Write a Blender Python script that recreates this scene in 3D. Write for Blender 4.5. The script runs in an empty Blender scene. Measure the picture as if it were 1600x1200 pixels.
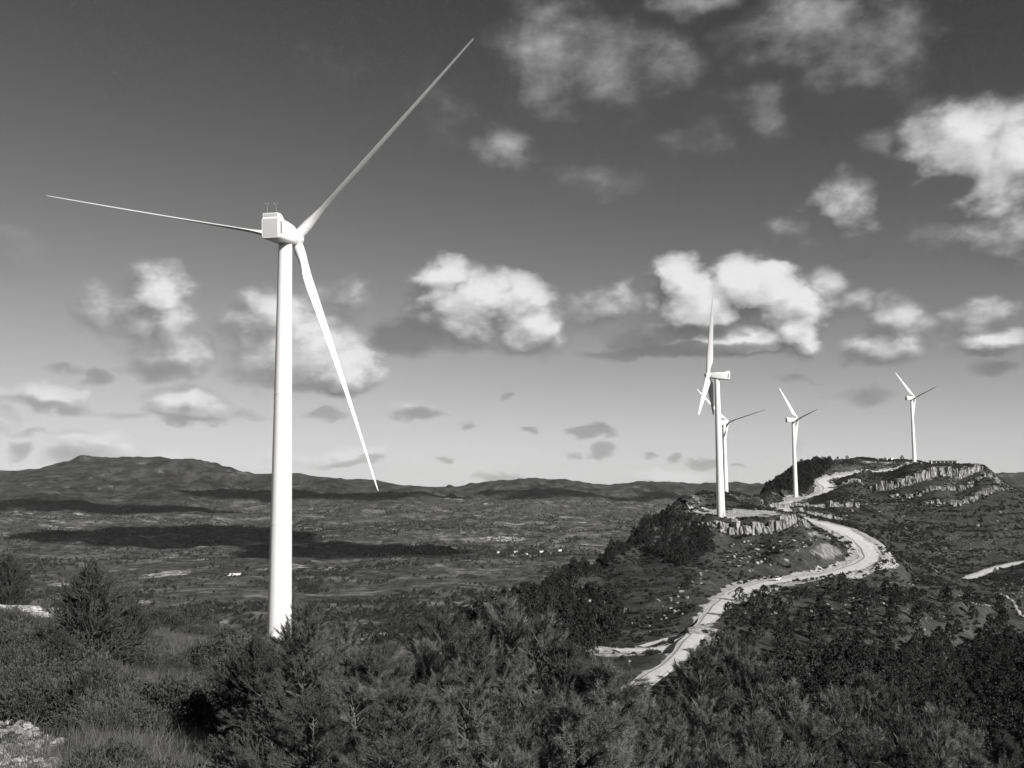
import bpy, bmesh, math, random
import numpy as np
from mathutils import Matrix, Vector

# ------------------------------------------------------------------ camera, sky, sun, exposure
sc = bpy.context.scene
col = sc.collection
FOC = 1500.0                                  # focal length in pixels of a 1600 px wide frame
PIT = math.atan(148 / FOC); ROL = math.radians(0.5)
cam_d = bpy.data.cameras.new('camera'); cam = bpy.data.objects.new('camera', cam_d); col.objects.link(cam)
cam_d.sensor_width = 36.0; cam_d.lens = 36.0 * FOC / 1600; cam_d.clip_start = 0.2; cam_d.clip_end = 90000
fw = Vector((0, math.cos(PIT), math.sin(PIT))); lu = Vector((0, -math.sin(PIT), math.cos(PIT))); lr = Vector((1, 0, 0))
cr = lr * math.cos(ROL) - lu * math.sin(ROL); cu = lr * math.sin(ROL) + lu * math.cos(ROL)
m = Matrix((cr, cu, -fw)).transposed().to_4x4(); cam.matrix_world = m
sc.camera = cam
sc.view_settings.view_transform = 'Standard'; sc.view_settings.look = 'None'
sc.view_settings.gamma = 1.0; sc.view_settings.use_curve_mapping = False
sc.view_settings.exposure = 0.35

sc.cycles.use_adaptive_sampling = True; sc.cycles.adaptive_threshold = 0.02; sc.cycles.adaptive_min_samples = 8
sc.cycles.max_bounces = 4; sc.cycles.diffuse_bounces = 2; sc.cycles.glossy_bounces = 1; sc.cycles.transparent_max_bounces = 4; sc.cycles.caustics_reflective = False; sc.cycles.caustics_refractive = False

HAZE = 1.15e-5
SUN_AZ = math.radians(140); SUN_EL = math.radians(27)      # clockwise from +Y: behind the camera, to the right
SD = Vector((math.sin(SUN_AZ) * math.cos(SUN_EL), math.cos(SUN_AZ) * math.cos(SUN_EL), math.sin(SUN_EL)))
sl = bpy.data.lights.new('sun', 'SUN'); so = bpy.data.objects.new('sun', sl); col.objects.link(so)
sl.energy = 5.0; sl.angle = math.radians(0.5); sl.color = (1.0, 0.985, 0.965)
so.rotation_euler = SD.to_track_quat('Z', 'Y').to_euler()

def dirv(px, py):
    x = (px - 800) / FOC; y = (600 - py) / FOC
    xr = x * math.cos(ROL) + y * math.sin(ROL); yr = -x * math.sin(ROL) + y * math.cos(ROL)
    f = math.cos(PIT) - yr * math.sin(PIT); u = math.sin(PIT) + yr * math.cos(PIT)
    return xr / f, u / f

class NT:
    """small node-tree writer"""
    def __init__(s, tree): s.t = tree
    def n(s, typ, **kw):
        nd = s.t.nodes.new(typ)
        ins = kw.pop('i', {})
        for k, v in kw.items(): setattr(nd, k, v)
        for k, v in ins.items(): s.set(nd, k, v)
        return nd
    def set(s, nd, k, v):
        inp = nd.inputs[k]
        if isinstance(v, bpy.types.NodeSocket): s.t.links.new(v, inp)
        elif isinstance(v, bpy.types.Node): s.t.links.new(v.outputs[0], inp)
        else: inp.default_value = v
    def m(s, op, a, b=0.0, c=0.0, clamp=False):
        return s.n('ShaderNodeMath', operation=op, use_clamp=clamp, i={0: a, 1: b, 2: c}).outputs[0]
    def v(s, op, a, b=(0, 0, 0), c=(0, 0, 0)):
        nd = s.n('ShaderNodeVectorMath', operation=op, i={0: a, 1: b})
        if op == 'MULTIPLY_ADD': s.set(nd, 2, c)
        return nd.outputs['Value' if op in ('LENGTH', 'DOT_PRODUCT') else 'Vector']
    def ss(s, x, a, b, lo=0.0, hi=1.0):
        return s.n('ShaderNodeMapRange', interpolation_type='SMOOTHSTEP', i={0: x, 1: a, 2: b, 3: lo, 4: hi}).outputs[0]
    def lin(s, x, a, b, lo=0.0, hi=1.0):
        return s.n('ShaderNodeMapRange', i={0: x, 1: a, 2: b, 3: lo, 4: hi}).outputs[0]
    def mix(s, f, a, b):
        nd = s.n('ShaderNodeMix', data_type='FLOAT', i={0: f, 2: a, 3: b}); return nd.outputs[0]
    def noise(s, vec, scale, detail=4, rough=0.55, dist=0.0, out=0):
        return s.n('ShaderNodeTexNoise', i={'Vector': vec, 'Scale': scale, 'Detail': detail, 'Roughness': rough, 'Distortion': dist}).outputs[out]

# sky: (px, py, rx, ry, strength) of every cloud lobe, in angles of the photograph
BRIGHT = [(860,90,80,75,.6),(950,105,85,65,.52),(1030,100,60,50,.48),(868,150,38,45,.42),(1080,8,65,20,.5),(1180,70,60,40,.35),(1260,38,80,48,.62),(1340,90,90,52,.5),(1400,70,45,65,.45),
 (1200,165,30,50,.42),(1130,170,60,25,.2),(790,235,42,36,.55),(930,290,60,25,.3),(680,180,40,50,.22),(1090,225,60,25,.28),(1325,325,38,44,.62),(1510,224,74,50,1.0),(1555,280,52,58,.85),(1592,235,44,58,1.0),(1455,190,40,30,.3),
 (1580,365,70,42,.6),(1500,370,50,30,.35),(1250,360,44,20,.35),(1390,220,40,22,.3),(25,400,40,25,.2),(520,110,50,25,.14),
 (250,455,42,36,.8),(215,490,52,36,.62),(150,480,36,30,.55),(275,500,36,50,.66),(300,550,38,34,.7),(235,545,50,36,.4),
 (430,500,62,42,.85),(480,545,82,52,.95),(540,572,46,40,1.05),(425,560,60,40,.62),(550,460,30,26,.45),(500,460,40,20,.35),
 (690,438,42,32,1.),(740,470,72,44,1.),(810,470,45,36,.95),(822,512,52,38,.9),(720,495,60,32,.8),(900,490,52,22,.5),(960,472,50,26,.55),(975,458,20,16,.5),
 (1065,440,38,38,1.1),(1095,472,72,40,1.2),(1180,450,60,42,1.4),(1240,482,50,34,1.),(1292,450,32,30,.62),(1250,515,34,30,1.05),(1150,532,100,24,.95),(1030,520,60,26,.5),
 (1335,476,24,16,.5),(1398,500,36,28,.6),(1390,542,48,18,.75),(1440,508,30,18,.35),(1530,498,36,22,.65),(1545,528,52,15,.75),
 (80,628,46,17,.7),(285,628,40,24,.78),(310,645,42,14,.6),(5,665,25,14,.5),(160,698,50,22,.65),(110,712,30,10,.4),(545,710,52,13,.6),(210,716,90,12,.45),(640,640,26,12,.3),
 (785,757,26,9,.75),(1060,745,52,12,.7),(1010,748,24,9,.4),(30,620,25,10,.4),(460,712,40,10,.35),(1185,748,24,6,.3)]
DARK = [(640,525,62,26,.75),(700,535,60,16,.45),(1090,515,90,9,.5),(1070,546,130,10,.7),(1010,530,50,18,.45),(235,575,50,14,.4),(460,598,80,10,.45),(1530,545,34,7,.4),
 (645,652,30,9,.6),(510,650,28,7,.5),(150,592,18,13,.5),(100,577,24,7,.35),(920,677,34,9,.65),(940,707,19,9,.6),(895,709,15,6,.5),(830,674,16,7,.6),(734,668,14,6,.5),(703,714,17,5,.5),
 (778,743,28,8,.6),(1095,719,24,9,.6),(1015,713,13,5,.5),(1052,711,9,8,.5),(1152,724,10,4,.4),(1350,618,42,14,.45),(1240,588,30,8,.4),(1550,568,32,10,.45),(22,712,20,12,.6),(80,638,50,7,.5),(300,656,40,6,.5),
 (135,705,30,11,.4),(590,715,20,5,.4),(560,722,40,6,.35),(250,725,60,7,.4),(370,648,40,7,.35),(180,645,40,6,.3),(40,685,30,5,.35),(800,617,9,5,.4),(1325,400,30,10,.15),(1340,560,40,8,.25),(1250,700,10,5,.2)]

SKY_DUST = .2; SKY_OUT = 1.0; CL_LO = .17; CL_HI = .52; CL_SH = .55
w = bpy.data.worlds.new('World'); sc.world = w; w.use_nodes = True
W = NT(w.node_tree); w.node_tree.nodes.clear()

def lobes(G, p, blobs, box):
    """smooth union of cloud lobes round p; only the lobes that can reach the box of sky are evaluated"""
    acc = None
    for (px, py, rx, ry, a) in blobs:
        dx, dz = dirv(px, py)
        az = math.atan2(dx, 1); el = math.atan2(dz, math.hypot(dx, 1))
        k = 1.25 * math.sqrt((a + .4) / (.75 * a)) / FOC
        if az + rx * k + .045 < box[0] or az - rx * k - .045 > box[1] or el + ry * k + .04 < box[2] or el - ry * k - .04 > box[3]: continue
        sx, sy = FOC / rx / 1.25, FOC / ry / 1.25
        q = G.v('MULTIPLY_ADD', p, (sx, sy, 0), (-az * sx, -el * sy, 0))
        f = G.m('MULTIPLY_ADD', G.v('DOT_PRODUCT', q, q), -a * 0.75, a)
        acc = f if acc is None else G.n('ShaderNodeMath', operation='SMOOTH_MAX', i={0: acc, 1: f, 2: 0.12}).outputs[0]
    return acc
STR = 0.1
def angles(G):
    sp = G.n('ShaderNodeSeparateXYZ', i={0: G.v('NORMALIZE', G.n('ShaderNodeTexCoord').outputs['Generated'])})
    az = G.m('ARCTAN2', sp.outputs[0], sp.outputs[1]); el = G.m('ARCSINE', sp.outputs[2])
    return az, el, G.n('ShaderNodeCombineXYZ', i={0: az, 1: el}).outputs[0]
def clear_sky(G):
    sky = G.n('ShaderNodeTexSky', sky_type='NISHITA', sun_disc=False, sun_elevation=SUN_EL, sun_rotation=SUN_AZ, altitude=900, air_density=1.0, dust_density=SKY_DUST, ozone_density=1.2)
    red = G.n('ShaderNodeSeparateColor', i={0: sky.outputs[0]}).outputs[0]      # black and white film behind a red filter
    r = G.m('POWER', G.m('MULTIPLY', red, .1275), 1.8)
    return G.m('MULTIPLY', G.m('DIVIDE', G.m('MULTIPLY', r, 2.0), G.m('MULTIPLY_ADD', r, 2.25, 1.0)), SKY_OUT / .1275)
def background(G, c):
    return G.n('ShaderNodeBackground', i={0: G.n('ShaderNodeCombineColor', i={0: c, 1: c, 2: c}).outputs[0], 1: STR}).outputs[0]
def density(G, p, box):
    ps = G.v('MULTIPLY', p, (1, 1.5, 1))
    n1 = G.noise(ps, 14, 2, .6, out=1); n2 = G.noise(ps, 55, 3, .6, out=1)
    a = G.v('MULTIPLY_ADD', G.v('SUBTRACT', n1, (.5, .5, .5)), (.05, .032, 0), p)
    pw = G.v('MULTIPLY_ADD', G.v('SUBTRACT', n2, (.5, .5, .5)), (.020, .014, 0), a)
    b = lobes(G, pw, BRIGHT, box)
    n = G.noise(ps, 24, 7, .56)
    el = G.n('ShaderNodeSeparateXYZ', i={0: p}).outputs[1]
    fb = None if b is None else G.m('ADD', G.m('MAXIMUM', b, -.6), G.m('MULTIPLY', G.m('SUBTRACT', n, .5), G.ss(el, .22, .38, .85, .6)))
    return fb, pw, n
def shader_group(name):
    g = bpy.data.node_groups.new(name, 'ShaderNodeTree'); G = NT(g)
    g.interface.new_socket('S', in_out='OUTPUT', socket_type='NodeSocketShader')
    return g, G, g.nodes.new('NodeGroupOutput')
def tile(box):
    g, G, go = shader_group('sky_tile')
    az, el, p = angles(G)
    base = clear_sky(G); c = base
    fb, pw, nz = density(G, p, box)
    if fb is not None:
        fb2, _, _ = density(G, G.v('ADD', p, (.0085, .0140, 0)), box)
        hi = G.ss(el, .26, .38)
        al = G.ss(fb, -.04, G.mix(hi, .95, 1.2))
        lum = G.m('ADD', G.ss(fb, .1, 1.1, CL_LO, CL_HI), G.m('MULTIPLY', G.m('SUBTRACT', fb, fb2), CL_SH))
        lum = G.m('MAXIMUM', G.m('MINIMUM', G.m('MULTIPLY', lum, G.mix(hi, 1.0, .93)), .64), .1)
        c = G.mix(G.m('MULTIPLY', al, G.ss(el, -.02, .12, .75, 1.0)), c, G.m('DIVIDE', lum, STR))
    d = lobes(G, pw, DARK, box)
    if d is not None:
        fd = G.m('ADD', d, G.m('MULTIPLY', G.m('SUBTRACT', nz, .5), .7))
        c = G.mix(G.m('MULTIPLY', G.ss(fd, .0, .6), .8), c, G.m('MULTIPLY', base, .55))
    G.set(go, 0, background(G, c))
    return W.n('ShaderNodeGroup', node_tree=g).outputs[0]
azn, eln, P0 = angles(W)
def split(boxes):
    """binary tree of mix shaders, so that a ray evaluates only the clouds in its own part of the sky"""
    if len(boxes) == 1: return tile(boxes[0])
    for ax, src in ((0, azn), (2, eln)):
        cuts = sorted({b[ax] for b in boxes})[1:]
        if cuts:
            c = cuts[len(cuts) // 2]
            lo = [b for b in boxes if b[ax] < c]; hi = [b for b in boxes if b[ax] >= c]
            return W.n('ShaderNodeMixShader', i={0: W.m('GREATER_THAN', src, c), 1: split(lo), 2: split(hi)}).outputs[0]
AX = [-.62, -.3, -.1, .07, .24, .62]; EX = [-.02, .07, .14, .24, .56]
view = split([(AX[i], AX[i + 1], EX[j], EX[j + 1]) for i in range(len(AX) - 1) for j in range(len(EX) - 1)])
# the rest of the sky carries the same scattered cloud
g, G, go = shader_group('sky_rest')
az, el, p = angles(G)
gn = G.noise(G.v('MULTIPLY', p, (1, 1.7, 1)), 6, 5, .6)
edge = G.m('MAXIMUM', G.m('MAXIMUM', G.ss(G.m('ABSOLUTE', az), .62, .75), G.ss(el, .56, .66)), G.ss(el, -.02, -.1))
fg = G.m('MULTIPLY', G.m('MULTIPLY', G.ss(gn, .5, .75), edge), G.ss(el, 0, .08))
G.set(go, 0, background(G, G.mix(fg, clear_sky(G), 3.2)))
rest = W.n('ShaderNodeGroup', node_tree=g).outputs[0]
out_f = W.m('MAXIMUM', W.m('GREATER_THAN', W.m('ABSOLUTE', azn), .62), W.m('MAXIMUM', W.m('GREATER_THAN', eln, .56), W.m('LESS_THAN', eln, -.02)))
wo = W.n('ShaderNodeOutputWorld', i={0: W.n('ShaderNodeMixShader', i={0: out_f, 1: view, 2: rest}).outputs[0]})
w.cycles.sampling_method = 'MANUAL'; w.cycles.sample_map_resolution = 512

# ------------------------------------------------------------------ helpers
rng = np.random.default_rng(7)
def mesh_np(name, V, Fc, mats=(), smooth=False, attrs=None, mi=None):
    """mesh from numpy arrays; Fc is (n, 3) or (n, 4)"""
    me = bpy.data.meshes.new(name)
    V = np.asarray(V, np.float32); Fc = np.asarray(Fc, np.int32); k = Fc.shape[1]
    me.vertices.add(len(V)); me.vertices.foreach_set('co', V.ravel())
    me.loops.add(Fc.size); me.loops.foreach_set('vertex_index', Fc.ravel())
    me.polygons.add(len(Fc)); me.polygons.foreach_set('loop_start', np.arange(0, Fc.size, k, dtype=np.int32))
    if mi is not None: me.polygons.foreach_set('material_index', np.asarray(mi, np.int32))
    me.polygons.foreach_set('use_smooth', np.full(len(Fc), smooth))
    for mt in mats: me.materials.append(mt)
    for an, av in (attrs or {}).items():
        at = me.attributes.new(an, 'FLOAT', 'POINT'); at.data.foreach_set('value', np.asarray(av, np.float32))
    me.update(calc_edges=True)
    return me
def link(name, me, parent=None, **props):
    o = bpy.data.objects.new(name, me); col.objects.link(o)
    if parent is not None: o.parent = parent
    for k, v in props.items(): o[k] = v
    return o
def thing(name, label, cat, loc=(0, 0, 0), rz=0.0, group=None, data=None):
    o = bpy.data.objects.new(name, data); col.objects.link(o); o.location = loc; o.rotation_euler[2] = rz
    o['label'] = label; o['category'] = cat
    if group: o['group'] = group
    return o
class MB:
    """collects triangles and quads of several solids into one mesh"""
    def __init__(s): s.V = []; s.F = []
    def add(s, V, Fs):
        n = len(s.V); s.V += [tuple(v) for v in V]; s.F += [tuple(i + n for i in f) for f in Fs]
    def box(s, c, d, M=None, top=1.0):
        V = [Vector((sx * d[0] / 2 * (top if sz > 0 else 1), sy * d[1] / 2 * (top if sz > 0 else 1), sz * d[2] / 2)) for sz in (-1, 1) for sy in (-1, 1) for sx in (-1, 1)]
        V = [(M @ v if M else v) + Vector(c) for v in V]
        s.add(V, [(0, 2, 3, 1), (4, 5, 7, 6), (0, 1, 5, 4), (2, 6, 7, 3), (0, 4, 6, 2), (1, 3, 7, 5)])
    def rings(s, rings, cap=True):
        """loft through rings of equal length"""
        n = len(rings[0]); V = [v for r in rings for v in r]; Fs = []
        for i in range(len(rings) - 1):
            for j in range(n):
                k = (j + 1) % n; Fs.append((i * n + j, i * n + k, (i + 1) * n + k, (i + 1) * n + j))
        if cap: Fs += [tuple(range(n))[::-1], tuple(range((len(rings) - 1) * n, len(rings) * n))]
        s.add(V, Fs)
    def tube(s, pts, rad, n=6):
        rings = []
        for i, p in enumerate(pts):
            p = Vector(p); a = Vector(pts[max(i - 1, 0)]); b = Vector(pts[min(i + 1, len(pts) - 1)])
            q = (b - a).to_track_quat('Z', 'Y')
            rings.append([p + q @ Vector((math.cos(t * 2 * math.pi / n) * rad[i], math.sin(t * 2 * math.pi / n) * rad[i], 0)) for t in range(n)])
        s.rings(rings)
    def mesh(s, name, mat, smooth=False, auto=None):
        me = bpy.data.meshes.new(name); me.from_pydata(s.V, [], s.F)
        if mat: me.materials.append(mat)
        if smooth:
            me.polygons.foreach_set('use_smooth', [True] * len(me.polygons))
            if auto:
                me.update()
                bm = bmesh.new(); bm.from_mesh(me)
                for e in bm.edges:
                    if len(e.link_faces) == 2 and e.calc_face_angle(0) > auto: e.smooth = False
                bm.to_mesh(me); bm.free()
        me.update(); return me

def hash2(ix, iy, seed):
    h = (ix.astype(np.int64) * 374761393 + iy.astype(np.int64) * 668265263 + seed * 1442695041) & 0xffffffff
    h = ((h ^ (h >> 13)) * 1274126177) & 0xffffffff
    return ((h ^ (h >> 16)) & 0xffff) / 65535.0
def vnoise(x, y, seed):
    ix = np.floor(x); iy = np.floor(y); fx = x - ix; fy = y - iy
    fx = fx * fx * fx * (fx * (fx * 6 - 15) + 10); fy = fy * fy * fy * (fy * (fy * 6 - 15) + 10)
    a = hash2(ix, iy, seed); b = hash2(ix + 1, iy, seed); c = hash2(ix, iy + 1, seed); d = hash2(ix + 1, iy + 1, seed)
    return (a + (b - a) * fx) * (1 - fy) + (c + (d - c) * fx) * fy - .5
def fbm(x, y, seed, oct=4, g=.5):
    r = 0; a = 1
    for o in range(oct):
        r = r + a * vnoise(x * 2 ** o, y * 2 ** o, seed + o); a *= g
    return r

# ------------------------------------------------------------------ terrain: surveyed points (pixel, distance) give positions in the place
CP = []
def cp(px, py, D):
    dx, dz = dirv(px, py); CP.append((dx, math.log(D), dz))
def cz(px, z, D):
    CP.append((dirv(px, 748)[0], math.log(D), z / D))
for px in (-700, -250, 200, 650, 1100, 1600, 2300):
    cz(px, -1.75, 1.3); cz(px, -1.9, 2.4)
for px, a, b, c, d in ((-600, -2.6, -4.3, -6.4, -7.5), (0, -2.6, -4.2, -6.4, -6.6), (200, -2.6, -4.3, -6.6, -7.4), (440, -2.8, -4.6, -7.0, -8.8), (800, -3.2, -5.2, -8.5, -14), (1200, -3.3, -5.8, -10, -17.5), (1600, -3.4, -6, -11.5, -20), (2300, -3.6, -7, -14, -26)):
    cz(px, a, 5); cz(px, b, 12); cz(px, c, 25); cz(px, d, 45)
for px, z in ((-600, -8.6), (0, -8.0), (130, -8.3), (250, -8.9), (440, -10.3), (600, -14), (800, -20)): cz(px, z, 60)
for px, z in ((-600, -20), (0, -18), (250, -18), (440, -19), (800, -26), (1200, -34), (1600, -42), (2300, -60)): cz(px, z, 100)
for px, z in ((-600, -45), (0, -38), (250, -31), (440, -29), (600, -31), (750, -35), (900, -38), (1010, -40), (1200, -44), (1400, -54), (1600, -64), (2300, -80)): cz(px, z, 163)
for q in [(1010,1060,200),(1050,1035,215),(1090,990,250),(1130,940,300),(1210,906,375),(1340,885,415),(1370,870,430),(1330,838,475),(1270,815,520),
 (960,1015,240),(900,1000,255),(900,935,335),(950,900,375),(1000,865,415),(1050,835,435),(1100,850,420),(1150,880,395),(1100,905,350),(1050,950,300),
 (1052,782,478),(1000,818,440),(955,850,412),(900,890,375),(860,912,350),(820,937,325),(760,968,285),(700,995,250),
 (1200,880,400),(1250,860,418),(1190,846,438),(1130,842,440),(1080,828,445),(1120,818,449),(1190,816,452),(1245,812,455),(1127,803,463),(1080,800,466),(1170,800,480),(1200,800,520),(1220,798,560),
 (1100,787,520),(1160,787,600),(1135,772,650),(1180,777,700),(1090,774,560),(1070,775,520),
 (1400,905,410),(1250,930,342),(1350,930,352),(1450,930,380),(1250,970,290),(1400,980,300),(1200,1010,235),(1300,1020,243),(1500,960,360),(1550,950,400),(1600,960,400),(1800,960,400),
 (1400,862,560),(1450,880,560),(1510,905,540),(1600,878,600),(1800,860,600),(1500,850,650),(1600,840,690),(1800,830,690),(1400,830,650),(1300,812,640),(1350,802,720),(1250,800,640),
 (1450,1020,300),(1500,1000,350),(1600,1020,350),(1500,1080,300),(1600,1100,280),(1600,1200,225),(1800,1150,250),(1450,1120,240),(1300,1060,212),(1200,1050,192),
 (1230,787,800),(1242,775,838),(1270,772,845),(1290,762,865),(1283,752,888),(1310,743,918),(1380,735,955),(1427,722,1005),(1450,727,985),(1500,727,985),
 (1300,757,872),(1345,753,852),(1420,745,850),(1480,735,860),(1535,729,880),(1350,769,836),(1420,765,832),(1500,752,845),(1555,745,875),
 (1400,786,790),(1500,776,800),(1570,756,880),(1600,772,850),(1500,802,740),(1600,802,760),(1700,800,800),(1350,787,780),(1300,790,745),(1260,788,790),
 (1350,716,1080),(1300,719,1040),(1258,727,990),(1235,738,960),(1213,754,925),(1192,770,890),(1400,719,1080),(1440,722,1050),(1500,725,1020),(1535,735,1000),(1560,760,1000),(1620,790,1000),
 (1165,800,860),(1350,800,1400),(1500,800,1400),(1650,820,1300),(1240,850,1250),(1180,880,1100)]: cp(*q)
for px, a, b in ((-600, -125, -220), (0, -125, -218), (400, -115, -215), (650, -98, -205), (850, None, -200)):
    if a: cz(px, a, 350)
    cz(px, b, 700)
for px, D, z in ((700, 285, -58), (760, 320, -58), (820, 365, -60), (900, 430, -72), (960, 470, -72), (1000, 520, -80), (1050, 570, -75), (900, 600, -150), (1000, 700, -150), (1130, 800, -72), (1130, 1000, -150), (0, 220, -62), (440, 220, -50), (250, 220, -55)): cz(px, z, D)
for px in (-900, -400, 0, 400, 700, 1000, 1300, 1700, 2200):
    z = -238 + (0 if px < 900 else 12)
    cz(px, z, 1300 if px < 1050 else 1900); cz(px, z - 2, 2000 if px < 1050 else 2500); cz(px, z - 3, 2800)
for px, ys in ((-900, (848, 812, 790, 770)), (-300, (848, 812, 790, 762)), (0, (846, 806, 778, 760)), (200, (848, 810, 780, 752)), (400, (850, 818, 792, 766)), (600, (850, 815, 785, 768)), (800, (850, 812, 788, 772)), (1000, (848, 812, 793, 770)), (1300, (848, 812, 793, 774)), (1700, (848, 812, 790, 766)), (2300, (848, 812, 790, 770))):
    for y, D in zip(ys, (3600, 4800, 6200, 8000)): cp(px, y, D)
SKYL = [(-900, 740), (-400, 738), (-100, 738), (0, 737), (25, 738), (50, 734), (75, 736), (100, 724), (150, 720), (200, 721), (240, 725), (270, 731), (310, 725), (345, 729), (375, 739), (430, 741), (470, 742), (500, 748), (540, 753), (585, 751), (630, 758), (700, 761), (760, 762), (830, 757), (900, 755), (935, 759), (1000, 758), (1080, 757), (1150, 758), (1300, 758), (1450, 755), (1580, 746), (1660, 742), (1900, 745), (2300, 748)]
for px, py in SKYL: cp(px, py, 10500)
for px in range(-900, 2400, 300): cp(px, 778, 14000); cp(px, 788, 19000); cp(px, 790, 27000)
CP = np.array(CP)
KA, KL = 4.2, 1.0
def tps_fit(P, v, lam):
    n = len(P); d = np.linalg.norm(P[:, None] - P[None], axis=2)
    K = -np.sqrt(d * d + .0016) + lam * np.eye(n)
    A = np.zeros((n + 3, n + 3)); A[:n, :n] = K; A[:n, n] = 1; A[:n, n + 1:] = P; A[n:, :n] = A[:n, n:].T
    return np.linalg.solve(A, np.concatenate([v, np.zeros(3)]))
CPs = CP[:, :2] * (KA, KL)
TC = tps_fit(CPs, CP[:, 2] * 1.0, .004)
def tps(a, l):
    out = np.empty(a.size); P = np.stack([a.ravel() * KA, l.ravel() * KL], 1)
    for i in range(0, len(P), 20000):
        q = P[i:i + 20000]
        d2 = (q[:, :1] - CPs[None, :, 0]) ** 2 + (q[:, 1:] - CPs[None, :, 1]) ** 2
        out[i:i + 20000] = -np.sqrt(d2 + .0016) @ TC[:-3] + TC[-3] + q @ TC[-2:]
    return out.reshape(a.shape)
OCT = [(1.1, 11), (2.6, 12), (6, 13), (14, 14), (33, 15), (75, 16), (170, 17), (400, 18), (950, 19), (2100, 20)]
def base_height(X, Y):
    X = np.asarray(X, float); Y = np.asarray(Y, float)
    r = np.hypot(X, Y) + 1e-6; c = Y / r
    De = np.maximum(r * np.maximum(c, .5), 1.0); a = np.clip(X / r / np.maximum(c, .5), -1.75, 1.75)
    z = tps(a, np.log(De)) * De
    # benches of harder rock round the far mesa and the knoll
    k = np.clip((De - 330) / 60, 0, 1) * np.clip((1150 - De) / 80, 0, 1) * np.clip((z + 62) / 8, 0, 1) * np.clip((8 - z) / 6, 0, 1)
    k = k * np.clip((-3 - z) / 4, 0, 1) * np.where(De < 560, np.clip((X - 95) / 20, 0, 1), 1)
    k = k * np.clip(.55 + 1.6 * fbm(X / 90, Y / 90, 41, 2), 0, 1)
    zz = z + fbm(X / 110, Y / 110, 40, 3) * 5.0; st = 5.2; f = zz / st - np.floor(zz / st)
    z = z + k * .5 * st * (np.clip((f - .5) * 3.2 + .5, 0, 1) - f)
    k2 = np.clip((X - 250) / 40, 0, 1) * np.clip((De - 520) / 40, 0, 1) * np.clip((800 - De) / 40, 0, 1)
    zz = z + fbm(X / 90, Y / 90, 43, 2) * 3; f = zz / 3.2 - np.floor(zz / 3.2); z = z + k2 * .55 * 3.2 * (np.clip((f - .5) * 3.5 + .5, 0, 1) - f)
    # relief at every scale, in proportion to distance
    n = 0
    for lam, sd in OCT:
        wgt = np.clip((De / lam - 4) / 6, 0, 1) * np.clip((lam / De - .0010) / .002, 0, 1)
        am = lam * (.042 if lam < 50 else .034)
        am = am * (1 + np.clip((De - 2200) / 2200, 0, 1) * (1.5 if lam < 1500 else .2))
        wg = wgt * (1 + .5 * np.clip((De - 5500) / 1500, 0, 1)) * (1 - np.clip((De - 9700) / 700, 0, 1) * (1 - np.clip((700 - lam) / 500, .10, .4)))
        wg = wg * np.where((De > 140) & (De < 1150), np.clip((70 - lam) / 40, .1, 1), 1)
        v = vnoise(X / lam + sd * 7.3, Y / lam + sd * 3.1, sd)
        if lam > 100: v = .35 * v + .9 * (.22 - np.abs(vnoise(X / lam + 9.1, Y / lam + 2.2, sd + 50)))
        n = n + wg * am * v * 2
    return z + n

def hit(px, py, d0=3.0, d1=20000.0, fn=None):
    """first point of the ground on the line of sight through a pixel"""
    dx, dz = dirv(px, py); D = np.exp(np.linspace(math.log(d0), math.log(d1), 700)); z = (fn or base_height)(dx * D, D)
    i = np.where(dz * D <= z)[0]
    if len(i) == 0: return None
    i = i[0]
    if i == 0: return Vector((dx * D[0], D[0], z[0]))
    e0 = dz * D[i - 1] - z[i - 1]; e1 = dz * D[i] - z[i]; t = e0 / (e0 - e1); Dm = D[i - 1] + (D[i] - D[i - 1]) * t
    return Vector((dx * Dm, Dm, dz * Dm))
def at(px, D):
    return dirv(px, 748)[0] * D, D

# roads: centre lines as (pixel, distance), half width, surface level smoothed from the ground
def spline(P, n):
    P = np.array(P, float); d = np.r_[0, np.cumsum(np.linalg.norm(np.diff(P, axis=0), axis=1))]
    t = np.linspace(0, d[-1], n); out = []
    # Catmull-Rom
    Q = np.vstack([2 * P[0] - P[1], P, 2 * P[-1] - P[-2]])
    for s in t:
        i = min(np.searchsorted(d, s, side='right') - 1, len(P) - 2); u = (s - d[i]) / (d[i + 1] - d[i])
        p0, p1, p2, p3 = Q[i:i + 4]
        out.append(.5 * (2 * p1 + (p2 - p0) * u + (2 * p0 - 5 * p1 + 4 * p2 - p3) * u * u + (3 * p1 - p0 - 3 * p2 + p3) * u ** 3))
    return np.array(out)
def pix_path(L):
    out = []
    for px, py, D in L:
        dx, dz = dirv(px, py); out.append((dx * D, D, dz * D))
    return out
ROADS = [
 dict(name='dirt_road', P=pix_path([(985,1082,185),(1018,1056,202),(1052,1032,217),(1088,990,250),(1125,945,296),(1160,922,335),(1210,908,372),(1280,899,396),(1338,884,418),(1358,868,440),(1345,848,468),(1310,826,500),(1270,815,525),(1240,806,570),(1225,797,660),(1224,788,780),(1250,779,832),(1282,771,850),(1292,762,866),(1283,752,890),(1300,745,915),(1345,739,940),(1400,734,960),(1450,728,985),(1500,727,990)]), w=4.0, sh=5.0),
 dict(name='side_track', P=pix_path([(1085,995,247),(1050,1012,243),(1000,1016,240),(962,1016,238)]), w=3.4, sh=6.0),
 dict(name='side_track', P=pix_path([(1098,975,258),(1070,990,262),(1035,1000,258),(1000,1010,250)]), w=1.2, sh=1.0),
 dict(name='valley_track', P=pix_path([(1500,908,545),(1530,897,560),(1565,885,585),(1605,877,605),(1680,866,640)]), w=3.0, sh=2.0),
]
for R in ROADS:
    q = spline(R['P'], 400 if R['name'] == 'dirt_road' else 60)
    q[:, 0] += 0; R['c'] = q
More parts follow.
